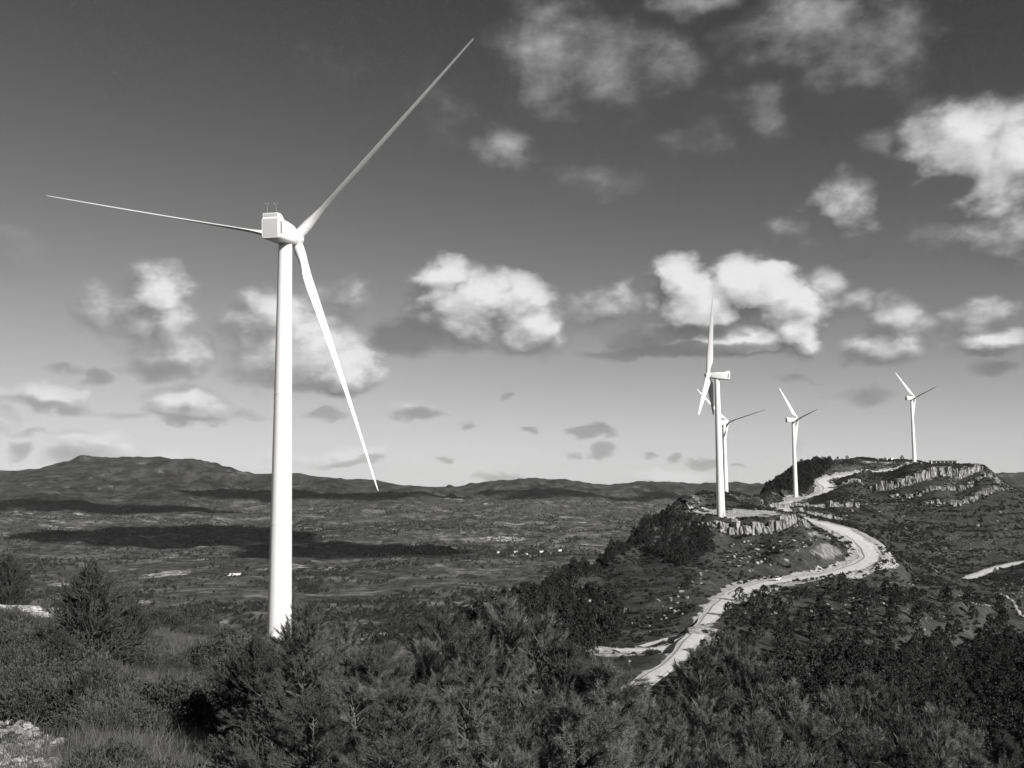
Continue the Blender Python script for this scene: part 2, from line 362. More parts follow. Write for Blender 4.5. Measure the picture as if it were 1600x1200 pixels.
PADS = [  # flat pale platforms round the towers: x, y, level, radius x, radius y
]
def road_blend(X, Y, z):
    bare = np.zeros_like(z); X = np.asarray(X, float); Y = np.asarray(Y, float)
    for R in ROADS:
        c = R['c']; lo = c[:, :2].min(0) - 30; hi = c[:, :2].max(0) + 30
        m = (X > lo[0]) & (X < hi[0]) & (Y > lo[1]) & (Y < hi[1])
        if not m.any(): continue
        xs = X[m]; ys = Y[m]; bd = np.full(xs.shape, 1e9); bz = np.zeros(xs.shape); sd = np.zeros(xs.shape)
        for i in range(len(c) - 1):
            a = c[i]; b = c[i + 1]; ab = b[:2] - a[:2]; L2 = ab @ ab
            t = np.clip(((xs - a[0]) * ab[0] + (ys - a[1]) * ab[1]) / L2, 0, 1)
            ex = xs - a[0] - t * ab[0]; ey = ys - a[1] - t * ab[1]; d = np.hypot(ex, ey); k = d < bd
            bd[k] = d[k]; bz[k] = (a[2] + t * (b[2] - a[2]) + (.09 * np.clip(ey, -14, 14) if a[1] > 880 and R['name'] == 'dirt_road' else 0))[k]; sd[k] = (ab[0] * ey - ab[1] * ex)[k]
        wv_ = R['w'] * (np.clip(.55 + (ys - 230) / 300, .58, 1.2) + np.clip((ys - 850) / 60, 0, .9)) if R['name'] == 'dirt_road' else R['w']; wd = wv_; k = np.clip((bd - wd - 1.2) / 12.0, 0, 1); k = k * k * (3 - 2 * k)
        z0 = z[m]; z[m] = bz * (1 - k) + z0 * k - .25 * np.clip((wd + 1.0 - bd) / 1.0, 0, 1)
        nn = fbm(xs / 5, ys / 5, 77, 3) * 3.2 * (R['sh'] / 5)
        if R['name'] == 'dirt_road': nn = nn + np.where(sd < 0, 4.0, 0) * np.clip((ys - 290) / 50, 0, 1) * np.clip((500 - ys) / 40, 0, 1)
        b = np.clip((wd + R['sh'] * (np.clip((ys - 240) / 130, .25, 1) if R['name'] == 'dirt_road' else 1) - bd + nn * .8) / 1.6, 0, 1)
        bare[m] = np.maximum(bare[m], b)
    for (x, y, lv, rx, ry) in PADS:
        d = np.hypot((X - x) / rx, (Y - y) / ry); k = np.clip((d - 1) / .5, 0, 1); k = k * k * (3 - 2 * k)
        z[:] = (lv + (.11 * (Y - y) if rx == 20 else 0)) * (1 - k) + z * k
        bare[:] = np.maximum(bare, np.clip((1.15 - d + fbm(X / 6, Y / 6, 78, 3) * .8) / .25, 0, 1))
    return z, bare
def ground(X, Y):
    z = base_height(X, Y); z, b = road_blend(X, Y, z); return z
def gz(x, y): return float(ground(np.array([x]), np.array([y]))[0])
TOW = {}   # tower bases
def pos(px, py, D):
    dx, dz = dirv(px, py); return Vector((dx * D, D, dz * D))
PADS.append((*pos(1155, 803, 474)[:2], pos(1150, 802, 474)[2], 20, 13))
PADS.append((*pos(1238, 777, 835)[:2], pos(1238, 777, 838)[2], 13, 13))
PADS.append((*pos(1390, 723, 1005)[:2], pos(1427, 722, 1005)[2], 28, 12))
def rayhit(px, py, d0=3.0, d1=20000.0): return hit(px, py, d0, d1, ground)

# ------------------------------------------------------------------ materials (grey scale: the photograph is black and white)
def mat(name, rough=.9, spec=.2):
    m = bpy.data.materials.new(name); m.use_nodes = True; N = NT(m.node_tree)
    b = m.node_tree.nodes['Principled BSDF']; b.inputs['Roughness'].default_value = rough; b.inputs['Specular IOR Level'].default_value = spec
    return m, N, b
def grey(N, b, v, key='Base Color'):
    N.set(b, key, N.n('ShaderNodeCombineColor', i={0: v, 1: v, 2: v}).outputs[0])
def simple(name, v, rough=.7, spec=.3, var=.15, scale=3.0, coord='Object', metallic=0):
    m, N, b = mat(name, rough, spec); b.inputs['Metallic'].default_value = metallic
    n = N.noise(N.n('ShaderNodeTexCoord').outputs[coord], scale, 5, .6)
    grey(N, b, N.m('MULTIPLY', N.m('MULTIPLY_ADD', n, 2 * var, 1 - var), v)); return m

def ground_mat():
    m, N, b = mat('hillside', .95, .1)
    g = N.n('ShaderNodeNewGeometry'); P = g.outputs['Position']; nz = N.n('ShaderNodeSeparateXYZ', i={0: g.outputs['Normal']}).outputs[2]
    D = N.v('LENGTH', P)
    # scrub and grass
    n0 = N.noise(P, .9, 4, .7); n1 = N.noise(P, .16, 5, .65); n2 = N.noise(P, .02, 4, .6)
    veg = N.ss(N.m('ADD', N.m('MULTIPLY', n0, .6), N.m('MULTIPLY', n1, .5)), .38, .75, .022, .085)
    pale = N.ss(N.noise(P, .35, 5, .75), .63, .74)
    veg = N.mix(N.m('MULTIPLY', pale, .5), veg, .2)
    veg = N.m('MULTIPLY', veg, N.ss(n2, .3, .7, .8, 1.2))
    # farmed valley: woods, fields, terraces
    Pv = N.v('MULTIPLY', P, (1, .8, 0))
    wv = N.noise(Pv, .0022, 6, .62); fine = N.noise(Pv, .03, 7, .78); wood = N.noise(Pv, .0085, 7, .72, out=0)
    vor = N.n('ShaderNodeTexVoronoi', feature='F1', i={'Vector': N.v('MULTIPLY_ADD', N.noise(Pv, .01, 3, .6, out=1), (60, 60, 0), N.v('MULTIPLY', P, (.45, 1, 0))), 'Scale': .016, 'Randomness': .95})
    cell = N.n('ShaderNodeSeparateColor', i={0: vor.outputs['Color']}).outputs[0]
    fld = N.ss(cell, .15, 1.0, .085, .17)
    fld = N.mix(N.m('MULTIPLY', N.ss(cell, .965, .975), N.ss(fine, .42, .55)), fld, .36)
    val = N.mix(N.ss(wood, .46, .54), fld, N.m('MULTIPLY_ADD', fine, .06, .035))
    ctr = N.m('SINE', N.m('MULTIPLY', N.n('ShaderNodeSeparateXYZ', i={0: P}).outputs[2], 1.6))
    val = N.m('MULTIPLY', val, N.m('MULTIPLY_ADD', ctr, .10, 1.0))
    val = N.m('MULTIPLY', val, N.ss(fine, .32, .68, .35, 2.1))
    val = N.m('MULTIPLY', val, N.ss(wv, .35, .65, .72, 1.2))
    spk = N.ss(N.noise(Pv, .04, 5, .8), .60, .68)
    val = N.mix(N.m('MULTIPLY', spk, .45), val, .32)
    zc = N.n('ShaderNodeSeparateXYZ', i={0: P}).outputs[2]
    mtn = N.ss(N.noise(Pv, .006, 8, .8), .40, .64, .012, .08)
    mtn = N.mix(N.m('MULTIPLY', N.ss(N.noise(Pv, .004, 8, .78), .56, .64), .75), mtn, .2)
    val = N.m('MULTIPLY', val, .84)
    dry = N.mix(N.m('MAXIMUM', N.ss(N.m('ADD', zc, N.m('MULTIPLY', wv, 90)), -120, -60), N.ss(D, 7000, 9000)), val, mtn)
    c = N.mix(N.ss(D, 900, 1250), veg, dry)
    # bare rock where it is steep, pale spoil where the attribute says earth was moved
    rk = N.noise(N.v('MULTIPLY', P, (1, 1, .25)), .55, 6, .7)
    rock = N.ss(rk, .3, .72, .07, .30)
    steep = N.m('MULTIPLY', N.ss(N.m('ADD', nz, N.m('MULTIPLY', N.m('SUBTRACT', N.noise(P, .12, 5, .7), .5), .6)), .80, .66), N.ss(D, 5000, 1500))
    steep = N.m('MULTIPLY', steep, N.ss(N.n('ShaderNodeAttribute', attribute_name='rocky').outputs['Fac'], .3, .7))
    c = N.mix(steep, c, rock)
    bare = N.n('ShaderNodeAttribute', attribute_name='bare').outputs['Fac']
    bmask = N.ss(N.m('ADD', bare, N.m('MULTIPLY', N.m('SUBTRACT', N.noise(P, .5, 5, .7), .5), .9)), .35, .7)
    c = N.mix(bmask, c, N.ss(N.noise(P, .7, 5, .75), .35, .65, .2, .5))
    grey(N, b, c)
    bh = N.m('ADD', N.m('MULTIPLY', n0, .35), N.m('MULTIPLY', n1, 1.0))
    bp = N.n('ShaderNodeBump', i={'Strength': .5, 'Distance': .8, 'Height': bh}); 
    bf = N.n('ShaderNodeBump', i={'Strength': .8, 'Distance': 9.0, 'Height': N.m('ADD', fine, N.m('MULTIPLY', N.ss(wood, .46, .54), .6)), 'Normal': bp.outputs[0]})
    mixn = N.n('ShaderNodeMix', data_type='VECTOR', i={0: N.ss(D, 900, 1250), 4: bp.outputs[0], 5: bf.outputs[0]})
    N.set(b, 'Normal', mixn.outputs[1])
    return m
M_GROUND = ground_mat()
def road_mat():
    m, N, b = mat('pale_gravel', .95, .1); P = N.n('ShaderNodeNewGeometry').outputs['Position']
    u = N.n('ShaderNodeAttribute', attribute_name='across').outputs['Fac']      # -1 .. 1 across the road
    n = N.noise(P, .45, 5, .7); n2 = N.noise(P, 4, 4, .7)
    c = N.ss(n, .25, .75, .52, .70)
    ua = N.m('ABSOLUTE', N.m('ADD', u, N.m('MULTIPLY', N.m('SUBTRACT', N.noise(P, .08, 3, .5), .5), .35)))
    rut = N.m('MULTIPLY', N.ss(N.m('ABSOLUTE', N.m('SUBTRACT', ua, .78)), .16, .05), N.ss(N.noise(P, .05, 3, .6), .42, .56))
    c = N.mix(N.m('MULTIPLY', rut, .4), c, .2)
    dit = N.m('MULTIPLY', N.ss(N.m('ABSOLUTE', N.m('ADD', N.m('ADD', u, N.m('MULTIPLY', N.m('SUBTRACT', N.noise(P, .06, 3, .5), .5), .3)), .52)), .13, .04), N.ss(N.noise(P, .03, 3, .6), .38, .5))
    c = N.mix(N.m('MULTIPLY', dit, .8), c, .13)
    c = N.m('MULTIPLY', c, N.ss(n2, .3, .7, .85, 1.1))
    grey(N, b, c); N.set(b, 'Normal', N.n('ShaderNodeBump', i={'Strength': .4, 'Distance': .1, 'Height': n2}).outputs[0]); return m
M_ROAD = road_mat()
def rock_mat(name='limestone', lo=.04, hi=.42, sc_=.8):
    m, N, b = mat(name, .9, .15); P = N.n('ShaderNodeNewGeometry').outputs['Position']
    n = N.noise(N.v('MULTIPLY', P, (1, 1, .35)), sc_, 6, .7); n2 = N.noise(P, sc_ * 5, 4, .7)
    rnd = N.n('ShaderNodeObjectInfo').outputs['Random']
    c = N.m('MULTIPLY', N.ss(n, .28, .7, lo, hi), N.m('MULTIPLY_ADD', rnd, .5, .72))
    grey(N, b, c); N.set(b, 'Normal', N.n('ShaderNodeBump', i={'Strength': .6, 'Distance': .3 / sc_, 'Height': N.m('ADD', n, N.m('MULTIPLY', n2, .4))}).outputs[0]); return m
M_ROCK = rock_mat(); M_STONE = rock_mat('pale_stone', .10, .52, 3.0)
def leaf_mat(name, lo, hi, spec=.15, rough=.75, trans=.0, wide=.6):
    m, N, b = mat(name, rough, spec)
    t = N.n('ShaderNodeAttribute', attribute_name='tone').outputs['Fac']; rnd = N.n('ShaderNodeObjectInfo').outputs['Random']
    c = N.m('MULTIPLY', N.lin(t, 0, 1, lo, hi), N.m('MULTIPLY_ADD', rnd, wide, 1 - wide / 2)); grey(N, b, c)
    if trans:
        out = m.node_tree.nodes['Material Output']; tr = N.n('ShaderNodeBsdfTranslucent'); N.set(tr, 0, N.n('ShaderNodeCombineColor', i={0: c, 1: c, 2: c}).outputs[0])
        N.set(out, 0, N.n('ShaderNodeMixShader', i={0: trans, 1: b.outputs[0], 2: tr.outputs[0]}).outputs[0])
    return m
M_NEEDLE = leaf_mat('pine_needles', .008, .17, trans=.15, wide=.95); M_SCRUB = leaf_mat('scrub_leaves', .03, .13, trans=.12)
M_FAR = leaf_mat('distant_pine_foliage', .012, .05)
M_DENSE = leaf_mat('dense_dark_needles', .006, .085)
M_HILL = leaf_mat('hill_scrub', .018, .075)
M_BARK = simple('pine_bark', .11, .95, .1, .35, 6)
M_WHITE = simple('white_turbine_paint', .80, .35, .45, .02, .4)
M_GREYP = simple('grey_fibreglass', .50, .45, .4, .03, .6)
M_DARK = simple('dark_opening', .03, .8, .2)
M_STEEL = simple('galvanised_steel', .45, .4, .5, .1, 2, metallic=.6)
M_WALL = simple('whitewashed_wall', .7, .85, .2, .12, .3); M_ROOF = simple('clay_roof', .22, .9, .1, .2, .5)
M_CAR = simple('white_car_paint', .75, .25, .5, .02); M_GLASS = simple('dark_car_glass', .03, .1, .5, .05); M_TYRE = simple('black_tyre', .03, .85, .2)
M_CONC = simple('grey_concrete', .3, .9, .2, .2, 1.0)

# ------------------------------------------------------------------ the ground sheet: polar grid round the photographer, out to the horizon
def ground_sheet():
    th = np.unique(np.round(np.concatenate([np.linspace(-math.pi, -.95, 30), np.linspace(-.95, -.53, 60), np.linspace(-.53, .55, 640), np.linspace(.55, .95, 60), np.linspace(.95, math.pi, 30)]), 5))
    ld = np.unique(np.round(np.concatenate([np.linspace(math.log(.6), math.log(20), 90), np.linspace(math.log(20), math.log(190), 130), np.linspace(math.log(190), math.log(1100), 340), np.linspace(math.log(1100), math.log(14000), 300), np.linspace(math.log(14000), math.log(26000), 12)]), 5))
    T, L = np.meshgrid(th, ld); R = np.exp(L); X = R * np.sin(T); Y = R * np.cos(T)
    z = base_height(X.ravel(), Y.ravel()); z, bare = road_blend(X.ravel(), Y.ravel(), z)
    n, k = T.shape; i = np.arange(n * k).reshape(n, k)
    F = np.stack([i[:-1, :-1], i[:-1, 1:], i[1:, 1:], i[1:, :-1]], -1).reshape(-1, 4)[:, ::-1]
    V = np.stack([X.ravel(), Y.ravel(), z], 1)
    z2 = z; rocky = np.clip((z2 + 40) / 8, 0, 1) * (Y.ravel() > 420)
    me = mesh_np('hillside_ground', V, F, [M_GROUND], True, {'bare': bare, 'rocky': rocky})
    o = link('ground', me, kind='structure', label='scrub covered hillsides and farmed valley floor reaching far mountains')
    return o
ground_sheet()

def road_mesh(R):
    c = R['c']; n = len(c); t = np.gradient(c[:, :2], axis=0); t /= np.linalg.norm(t, axis=1)[:, None]; nv = np.stack([t[:, 1], -t[:, 0]], 1)
    us = np.linspace(-1, 1, 9); V = []; A = []
    for i in range(n):
        wv = R['w'] * (1 + .12 * math.sin(i * .31) + .08 * math.sin(i * .83 + 1))
        if R['name'] == 'dirt_road': wv *= min(max(.55 + (c[i, 1] - 230) / 300, .58), 1.2) + min(max((c[i, 1] - 850) / 60, 0), .9)
        for u in us:
            x, y = c[i, :2] + nv[i] * u * wv; V.append((x, y, c[i, 2] + .06 - .12 * u * u + (.09 * (y - c[i, 1]) if c[i, 1] > 880 else 0))); A.append(u)
    F = [(i * 9 + j, i * 9 + j + 1, (i + 1) * 9 + j + 1, (i + 1) * 9 + j) for i in range(n - 1) for j in range(8)]
    F = [f for f in F]
    me = mesh_np(R['name'], V, F, [M_ROAD], True, {'across': A}); return me
for R in ROADS: link(R['name'], road_mesh(R), kind='structure')

# ------------------------------------------------------------------ clouds beside and above the frame, whose shadows lie across the valley
M_CLOUD = simple('cloud_vapour', .9, 1, 0, .03, .001)
def cloud_mesh(seed, rx, ry, rz, n):
    r = random.Random(seed); bm = bmesh.new()
    for i in range(n):
        a = r.uniform(0, 6.283); k = math.sqrt(r.random()); x = math.cos(a) * k * rx; y = math.sin(a) * k * ry
        s = (1 - .6 * k) * rz * r.uniform(.45, 1.25)
        ret = bmesh.ops.create_icosphere(bm, subdivisions=2, radius=1, matrix=Matrix.Translation((x, y, s * .35)) @ Matrix.Diagonal((s * 1.7, s * 1.7, s, 1)))
    me = bpy.data.meshes.new('cloud'); bm.to_mesh(me); bm.free(); me.materials.append(M_CLOUD)
    me.polygons.foreach_set('use_smooth', [True] * len(me.polygons)); return me
def shade_cloud(px, D, zg, h, rx, ry, seed, n=26):
    x = dirv(px, 748)[0] * D; off = h / math.tan(SUN_EL)
    o = link('cloud', cloud_mesh(seed, rx, ry, 150, int(n * 2.2)), kind='structure')
    o.location = (x + math.sin(SUN_AZ) * off, D + math.cos(SUN_AZ) * off, zg + h)
shade_cloud(270, 3900, -238, 2500, 560, 420, 3, 26)
shade_cloud(560, 3300, -238, 2500, 330, 260, 4, 14)
shade_cloud(120, 5600, -200, 3000, 900, 260, 5, 18)
shade_cloud(920, 7400, -150, 3900, 1000, 800, 6, 30)
shade_cloud(1500, 7600, -150, 4200, 1000, 500, 7, 20)
shade_cloud(500, 7000, -170, 3400, 1100, 200, 8, 16)

# ------------------------------------------------------------------ wind turbines
def blade_mesh(L, flex, pitch):
    fx, fy = -flex * math.sin(pitch), -flex * math.cos(pitch)      # the bend goes downwind whatever the pitch
    B = MB(); rings = []
    st = [0, .02, .05, .09, .14, .19, .25, .33, .42, .52, .62, .72, .82, .9, .96, .99, 1.0]
    for s in st:
        r = 1.1 + s * (L - 1.1)
        k = min(max((s - .03) / .14, 0), 1); k = k * k * (3 - 2 * k)
        ch = (1 - k) * 1.9 + k * (3.15 * (1 - .80 * max(s - .17, 0) / .83)); th = (1 - k) * 1.9 + k * ch * (.30 - .16 * min(s * 1.3, 1))
        if s > .96: ch *= .75 if s < 1 else .25; th *= .8 if s < 1 else .3
        tw = math.radians(13) * (1 - min(s, 1)) ** 1.6 * k
        ring = []
        for j in range(16):
            a = j / 16 * 2 * math.pi
            cx = math.cos(a); sy = math.sin(a)
            # teardrop: blunt leading edge, thin trailing edge
            x = cx * .5; y = sy * .5 * ((1 - k) + k * (.55 + .45 * cx) ** .8 if cx > -1 else (1 - k))
            X = x * ch - k * ch * .18; Y = y * th
            ring.append(Vector((X * math.cos(tw) - Y * math.sin(tw) + fx * s * s, X * math.sin(tw) + Y * math.cos(tw) + fy * s * s, r)))
        rings.append(ring)
    B.rings(rings); return B.mesh('blade', M_WHITE, True, math.radians(50))
def rrect(w, h, z0, y, r=.45, n=4):
    out = []
    for (sx, sz, a0) in ((1, 1, 0), (-1, 1, 90), (-1, -1, 180), (1, -1, 270)):
        for i in range(n + 1):
            a = math.radians(a0 + 90 * i / n); out.append(Vector((sx * (w / 2 - r) + r * math.cos(a), y, z0 + sz * (h / 2 - r) + r * math.sin(a))))
    return out
def nacelle_mesh():
    B = MB()
    B.rings([rrect(w, h, z, y, r) for (y, w, h, z, r) in ((-6.25, 3.0, 3.35, 0, .38), (-6.1, 3.2, 3.55, 0, .45), (-2.2, 3.3, 3.5, 0, .5), (.2, 3.3, 3.35, -.03, .6), (1.6, 3.1, 3.0, -.08, .8), (2.6, 2.75, 2.7, -.05, 1.0), (3.0, 2.5, 2.5, 0, 1.1))])
    return B.mesh('nacelle', M_WHITE, True, math.radians(35))
def hump_mesh():
    B = MB(); w = 1.35
    V = [(-w, -6.12, 1.7), (w, -6.12, 1.7), (-w, -6.12, 2.5), (w, -6.12, 2.5), (-w, -4.9, 2.5), (w, -4.9, 2.5), (-w, -3.4, 1.7), (w, -3.4, 1.7), (-w, -4.6, 2.42), (w, -4.6, 2.42)]
    B.add(V, [(0, 1, 3, 2), (2, 3, 5, 4), (4, 5, 9, 8), (8, 9, 7, 6), (0, 2, 4, 8, 6), (1, 7, 9, 5, 3), (0, 6, 7, 1)])
    return B.mesh('roof_housing', M_WHITE)
def box_mesh(name, c, d, m, top=1.0):
    B = MB(); B.box(c, d, top=top); return B.mesh(name, m)
def spinner_mesh():
    B = MB(); rings = []
    for (y, r) in ((3.02, 1.25), (3.2, 1.5), (3.9, 1.62), (4.6, 1.55), (5.2, 1.3), (5.7, .92), (6.0, .5), (6.12, .12)):
        rings.append([Vector((r * math.cos(a), y, r * math.sin(a))) for a in np.linspace(0, 2 * math.pi, 20, endpoint=False)])
    B.rings(rings); return B.mesh('spinner', M_WHITE, True, math.radians(50))
def mast_mesh():
    B = MB(); B.tube([(0, 0, 0), (0, 0, 1.55)], [.05, .04], 6); B.tube([(-.28, 0, 1.5), (.28, 0, 1.5)], [.035, .035], 5)
    for x in (-.28, .28): B.tube([(x, 0, 1.5), (x, 0, 1.72)], [.03, .03], 5)
    for k in range(3):
        a = k * 2.094; B.box((-.28 + .14 * math.cos(a), .14 * math.sin(a), 1.74), (.1, .1, .08))
    B.box((.28, -.12, 1.76), (.03, .34, .14)); return B.mesh('wind_sensor', M_STEEL)
def tower_mesh(H):
    B = MB(); n = 40; rings = []
    zs = [-6, 0, .02]; 
    def rad(z): return 2.02 + (1.17 - 2.02) * max(z, 0) / H
    for f in (0, .3, .62, 1.0):
        z = f * H
        if 0 < f < 1: zs += [z - .12, z - .10, z + .10, z + .12]
        elif f == 1: zs.append(z)
    for i, z in enumerate(zs):
        r = rad(z)
        if any(abs(z - (f * H - .10)) < .01 or abs(z - (f * H + .10)) < .01 for f in (.3, .62)): r += .035
        rings.append([Vector((r * math.cos(a), r * math.sin(a), z)) for a in np.linspace(0, 2 * math.pi, n, endpoint=False)])
    B.rings(rings); return B.mesh('tower', M_WHITE, True, math.radians(30))
NM, HM, SM, MM = nacelle_mesh(), hump_mesh(), spinner_mesh(), mast_mesh()
def turbine(label, base, top, yaw, tilt, angles, L, pitch, flex, scales=(1, 1, 1), pitches=None, group='wind turbines along the ridge'):
    """base, top: positions of the tower foot and of the rotor axis above the tower"""
    rt = thing('wind_turbine', label, 'wind turbine', (top.x, top.y, base.z), -math.radians(yaw), group)
    H = top.z - base.z
    tw = link('tower', tower_mesh(H - 1.75), rt)
    d = link('door', box_mesh('door', (0, -2.03, 2.0), (.9, .12, 2.1), M_GREYP), tw); d.rotation_euler[2] = math.radians(yaw) + .5
    st = MB()
    for i in range(5): st.box((0, -2.3 - .28 * (4 - i), .1 + .17 * i), (1.1, .3, .06))
    s = link('steps', st.mesh('steps', M_STEEL), tw); s.rotation_euler[2] = d.rotation_euler[2]
    na = link('nacelle', NM, rt); na.location = (0, 0, H); na.rotation_euler[0] = math.radians(tilt)
    link('rear_panel', box_mesh('rear_panel', (0, -6.27, 0), (2.55, .06, 2.95), M_GREYP), na)
    link('roof_housing', HM, na)
    link('rear_louvre', box_mesh('rear_louvre', (0, -6.14, 2.12), (2.4, .05, .5), M_GREYP), na)
    for sx in (1, -1): link('side_vent', box_mesh('side_vent', (sx * 1.62, -5.55, .1), (.08, .38, 2.0), M_DARK), na)
    for x, y in ((-.75, -5.7), (.75, -5.5)):
        mm = link('wind_sensor', MM, na); mm.location = (x, y, 2.5)
    hub = link('spinner', SM, rt); hub.location = (0, 0, H); hub.rotation_euler[0] = math.radians(tilt)
    bm_ = blade_mesh(L, flex, math.radians(pitch)); hc = Matrix.Translation((0, 0, H)) @ Matrix.Rotation(math.radians(tilt), 4, 'X') @ Matrix.Translation((0, 4.3, 0))
    for a, k, pt in zip(angles, scales, pitches or (pitch,) * 3):
        b = link('blade', bm_, rt); b.matrix_parent_inverse.identity()
        b.matrix_local = hc @ Matrix.Rotation(math.radians(a), 4, 'Y') @ Matrix.Rotation(math.radians(pt), 4, 'Z') @ Matrix.Diagonal((1, 1, k, 1))
    TOW[label] = rt
    return rt
def tow(px_top, py_top, px_b, py_b, D):
    t = pos(px_top, py_top, D); b = pos(px_b, py_b, D); b.x = t.x; return b, t
b, t = tow(446, 366, 440, 1012, 163)
turbine('tall white wind turbine nearest on the left, shown from behind with all three blades spread', b, t, 10, 4, (-77.8, 46.0, 160.6), 46.3, 83, 2.4, (1.045, 1.005, 1.02), (78, 90, 91), group='wind turbines')
b, t = tow(1120, 587, 1127, 804, 463)
turbine('white wind turbine on the rocky knoll beside its pale pad, rotor seen edge on', b, t, -72.8, 5, (-3.4, 116.6, 236.6), 38.6, 80, .3, group='wind turbines')
b, t = tow(1239, 656, 1242, 776, 838)
turbine('white wind turbine beside the bend of the upper road, foot on the dark wooded slope', b, t, 79, 5, (80.7, 200.7, -39.3), 39.2, 80, 1.0, group='wind turbines')
b, t = tow(1424, 622, 1428, 722, 1005)
turbine('white wind turbine standing on top of the far flat mesa, farthest right of all', b, t, 78, 5, (78, 198, -42), 40.0, 80, 1.0, group='wind turbines')
b, t = tow(1131, 660, 1134, 800, 720)
turbine('white wind turbine half hidden behind the knoll turbine tower, its foot below the skyline', b, t, 57, 5, (80, 198, -46), 39.3, 80, 1.0, group='wind turbines')

# ------------------------------------------------------------------ vegetation models
def rand_dirs(n, r): 
    v = r.normal(size=(n, 3)); return v / np.linalg.norm(v, axis=1)[:, None]
def sprigs(P, Dn, N, ln, spread, wd, r, up=.15, tone=None, two=False):
    """N narrow needles or leaves round every shoot"""
    n = len(P); P = np.repeat(P, N, 0); Dr = np.repeat(Dn, N, 0)
    d = Dr + spread * r.normal(size=P.shape) + np.array([0, 0, up]); d /= np.linalg.norm(d, axis=1)[:, None]
    l = ln * r.uniform(.7, 1.25, (len(P), 1)); s = np.cross(d, rand_dirs(len(P), r)); s /= np.linalg.norm(s, axis=1)[:, None] + 1e-9
    b = P - Dr * r.uniform(-.3, .9, (len(P), 1)) * ln
    t = np.repeat(tone if tone is not None else r.random(n), N) + r.normal(size=len(P)) * .12
    if two:
        V = np.stack([b, b + d * l * .5 + s * wd / 2, b + d * l, b + d * l * .5 - s * wd / 2], 1).reshape(-1, 3); F = np.arange(len(V)).reshape(-1, 4); k = 4
    else:
        V = np.stack([b - s * wd / 2, b + s * wd / 2, b + d * l], 1).reshape(-1, 3); F = np.arange(len(V)).reshape(-1, 3); k = 3
    return V, F, np.clip(np.repeat(t, k), 0, 1)
def pine_near(seed, H, nb, dens=1.0, wide=.34, leaf=None, nlen=.125, nw=.008, nn=32, low=.04):
    """a pine a few metres away: trunk, limbs, side shoots, tufts of needles"""
    r = np.random.default_rng(seed); W_ = MB(); P = []; Dn = []; T = []
    ax = [Vector((.04 * H * math.sin(z * 2.2 + seed) * z, .04 * H * math.cos(z * 1.7 + seed) * z, z * H)) for z in np.linspace(0, 1, 9)]
    W_.tube(ax, [max(.018 * H * (1 - .88 * i / 8), .012) for i in range(9)], 7)
    def axis(s): f = s * 8; i = min(int(f), 7); return ax[i].lerp(ax[i + 1], f - i)
    for i in range(nb):
        s = low + (1 - low) * (i + r.random()) / nb; az = i * 2.399 + r.normal() * .35
        prof = (1 - s) ** .75 * (1.0 if s > .3 else .75 + s * .8)
        Lb = H * wide * 1.25 * prof * r.uniform(.6, 1.2) + .12 * H * r.uniform(.3, .8)
        el = math.radians(3 + 50 * s + r.normal() * 14); o = axis(s); d = Vector((math.cos(az) * math.cos(el), math.sin(az) * math.cos(el), math.sin(el)))
        pts = []; q = o.copy(); nst = 6
        for k in range(nst + 1):
            pts.append(q.copy()); d = (d + Vector((r.normal() * .10, r.normal() * .10, .07 + r.normal() * .07))).normalized(); q = q + d * Lb / nst
        W_.tube(pts, [max(.007 * H * (1 - k / 7) * (.5 + prof), .006) for k in range(nst + 1)], 4)
        ntw = max(3, int((4 + 9 * prof) * dens))
        tone = np.clip(.5 + r.normal() * .2, 0, 1)
        for k in range(ntw):
            u = .3 + .7 * (k + r.random()) / ntw; f = u * nst; j = min(int(f), nst - 1); b0 = pts[j].lerp(pts[j + 1], f - j); dd = (pts[j + 1] - pts[j]).normalized()
            side = Vector(r.normal(size=3)); d2 = (dd * .8 + side * .45 + Vector((0, 0, .35))).normalized(); Lt = Lb * .38 * (1.15 - u * .6) * r.uniform(.6, 1.3) + .1
            e = b0 + d2 * Lt + Vector((0, 0, .06 * Lt)); W_.tube([b0, b0.lerp(e, .5) + Vector((0, 0, -.02)), e], [.008, .006, .004], 3)
            nt = max(2, int(Lt / .085))
            for m_ in range(nt):
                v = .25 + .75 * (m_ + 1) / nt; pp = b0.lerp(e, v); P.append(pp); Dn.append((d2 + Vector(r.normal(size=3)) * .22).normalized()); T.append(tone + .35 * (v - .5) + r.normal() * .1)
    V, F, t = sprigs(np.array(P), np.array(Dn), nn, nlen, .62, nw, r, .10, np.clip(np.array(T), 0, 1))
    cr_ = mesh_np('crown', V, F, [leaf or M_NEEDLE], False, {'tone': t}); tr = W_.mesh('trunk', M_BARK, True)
    return tr, cr_
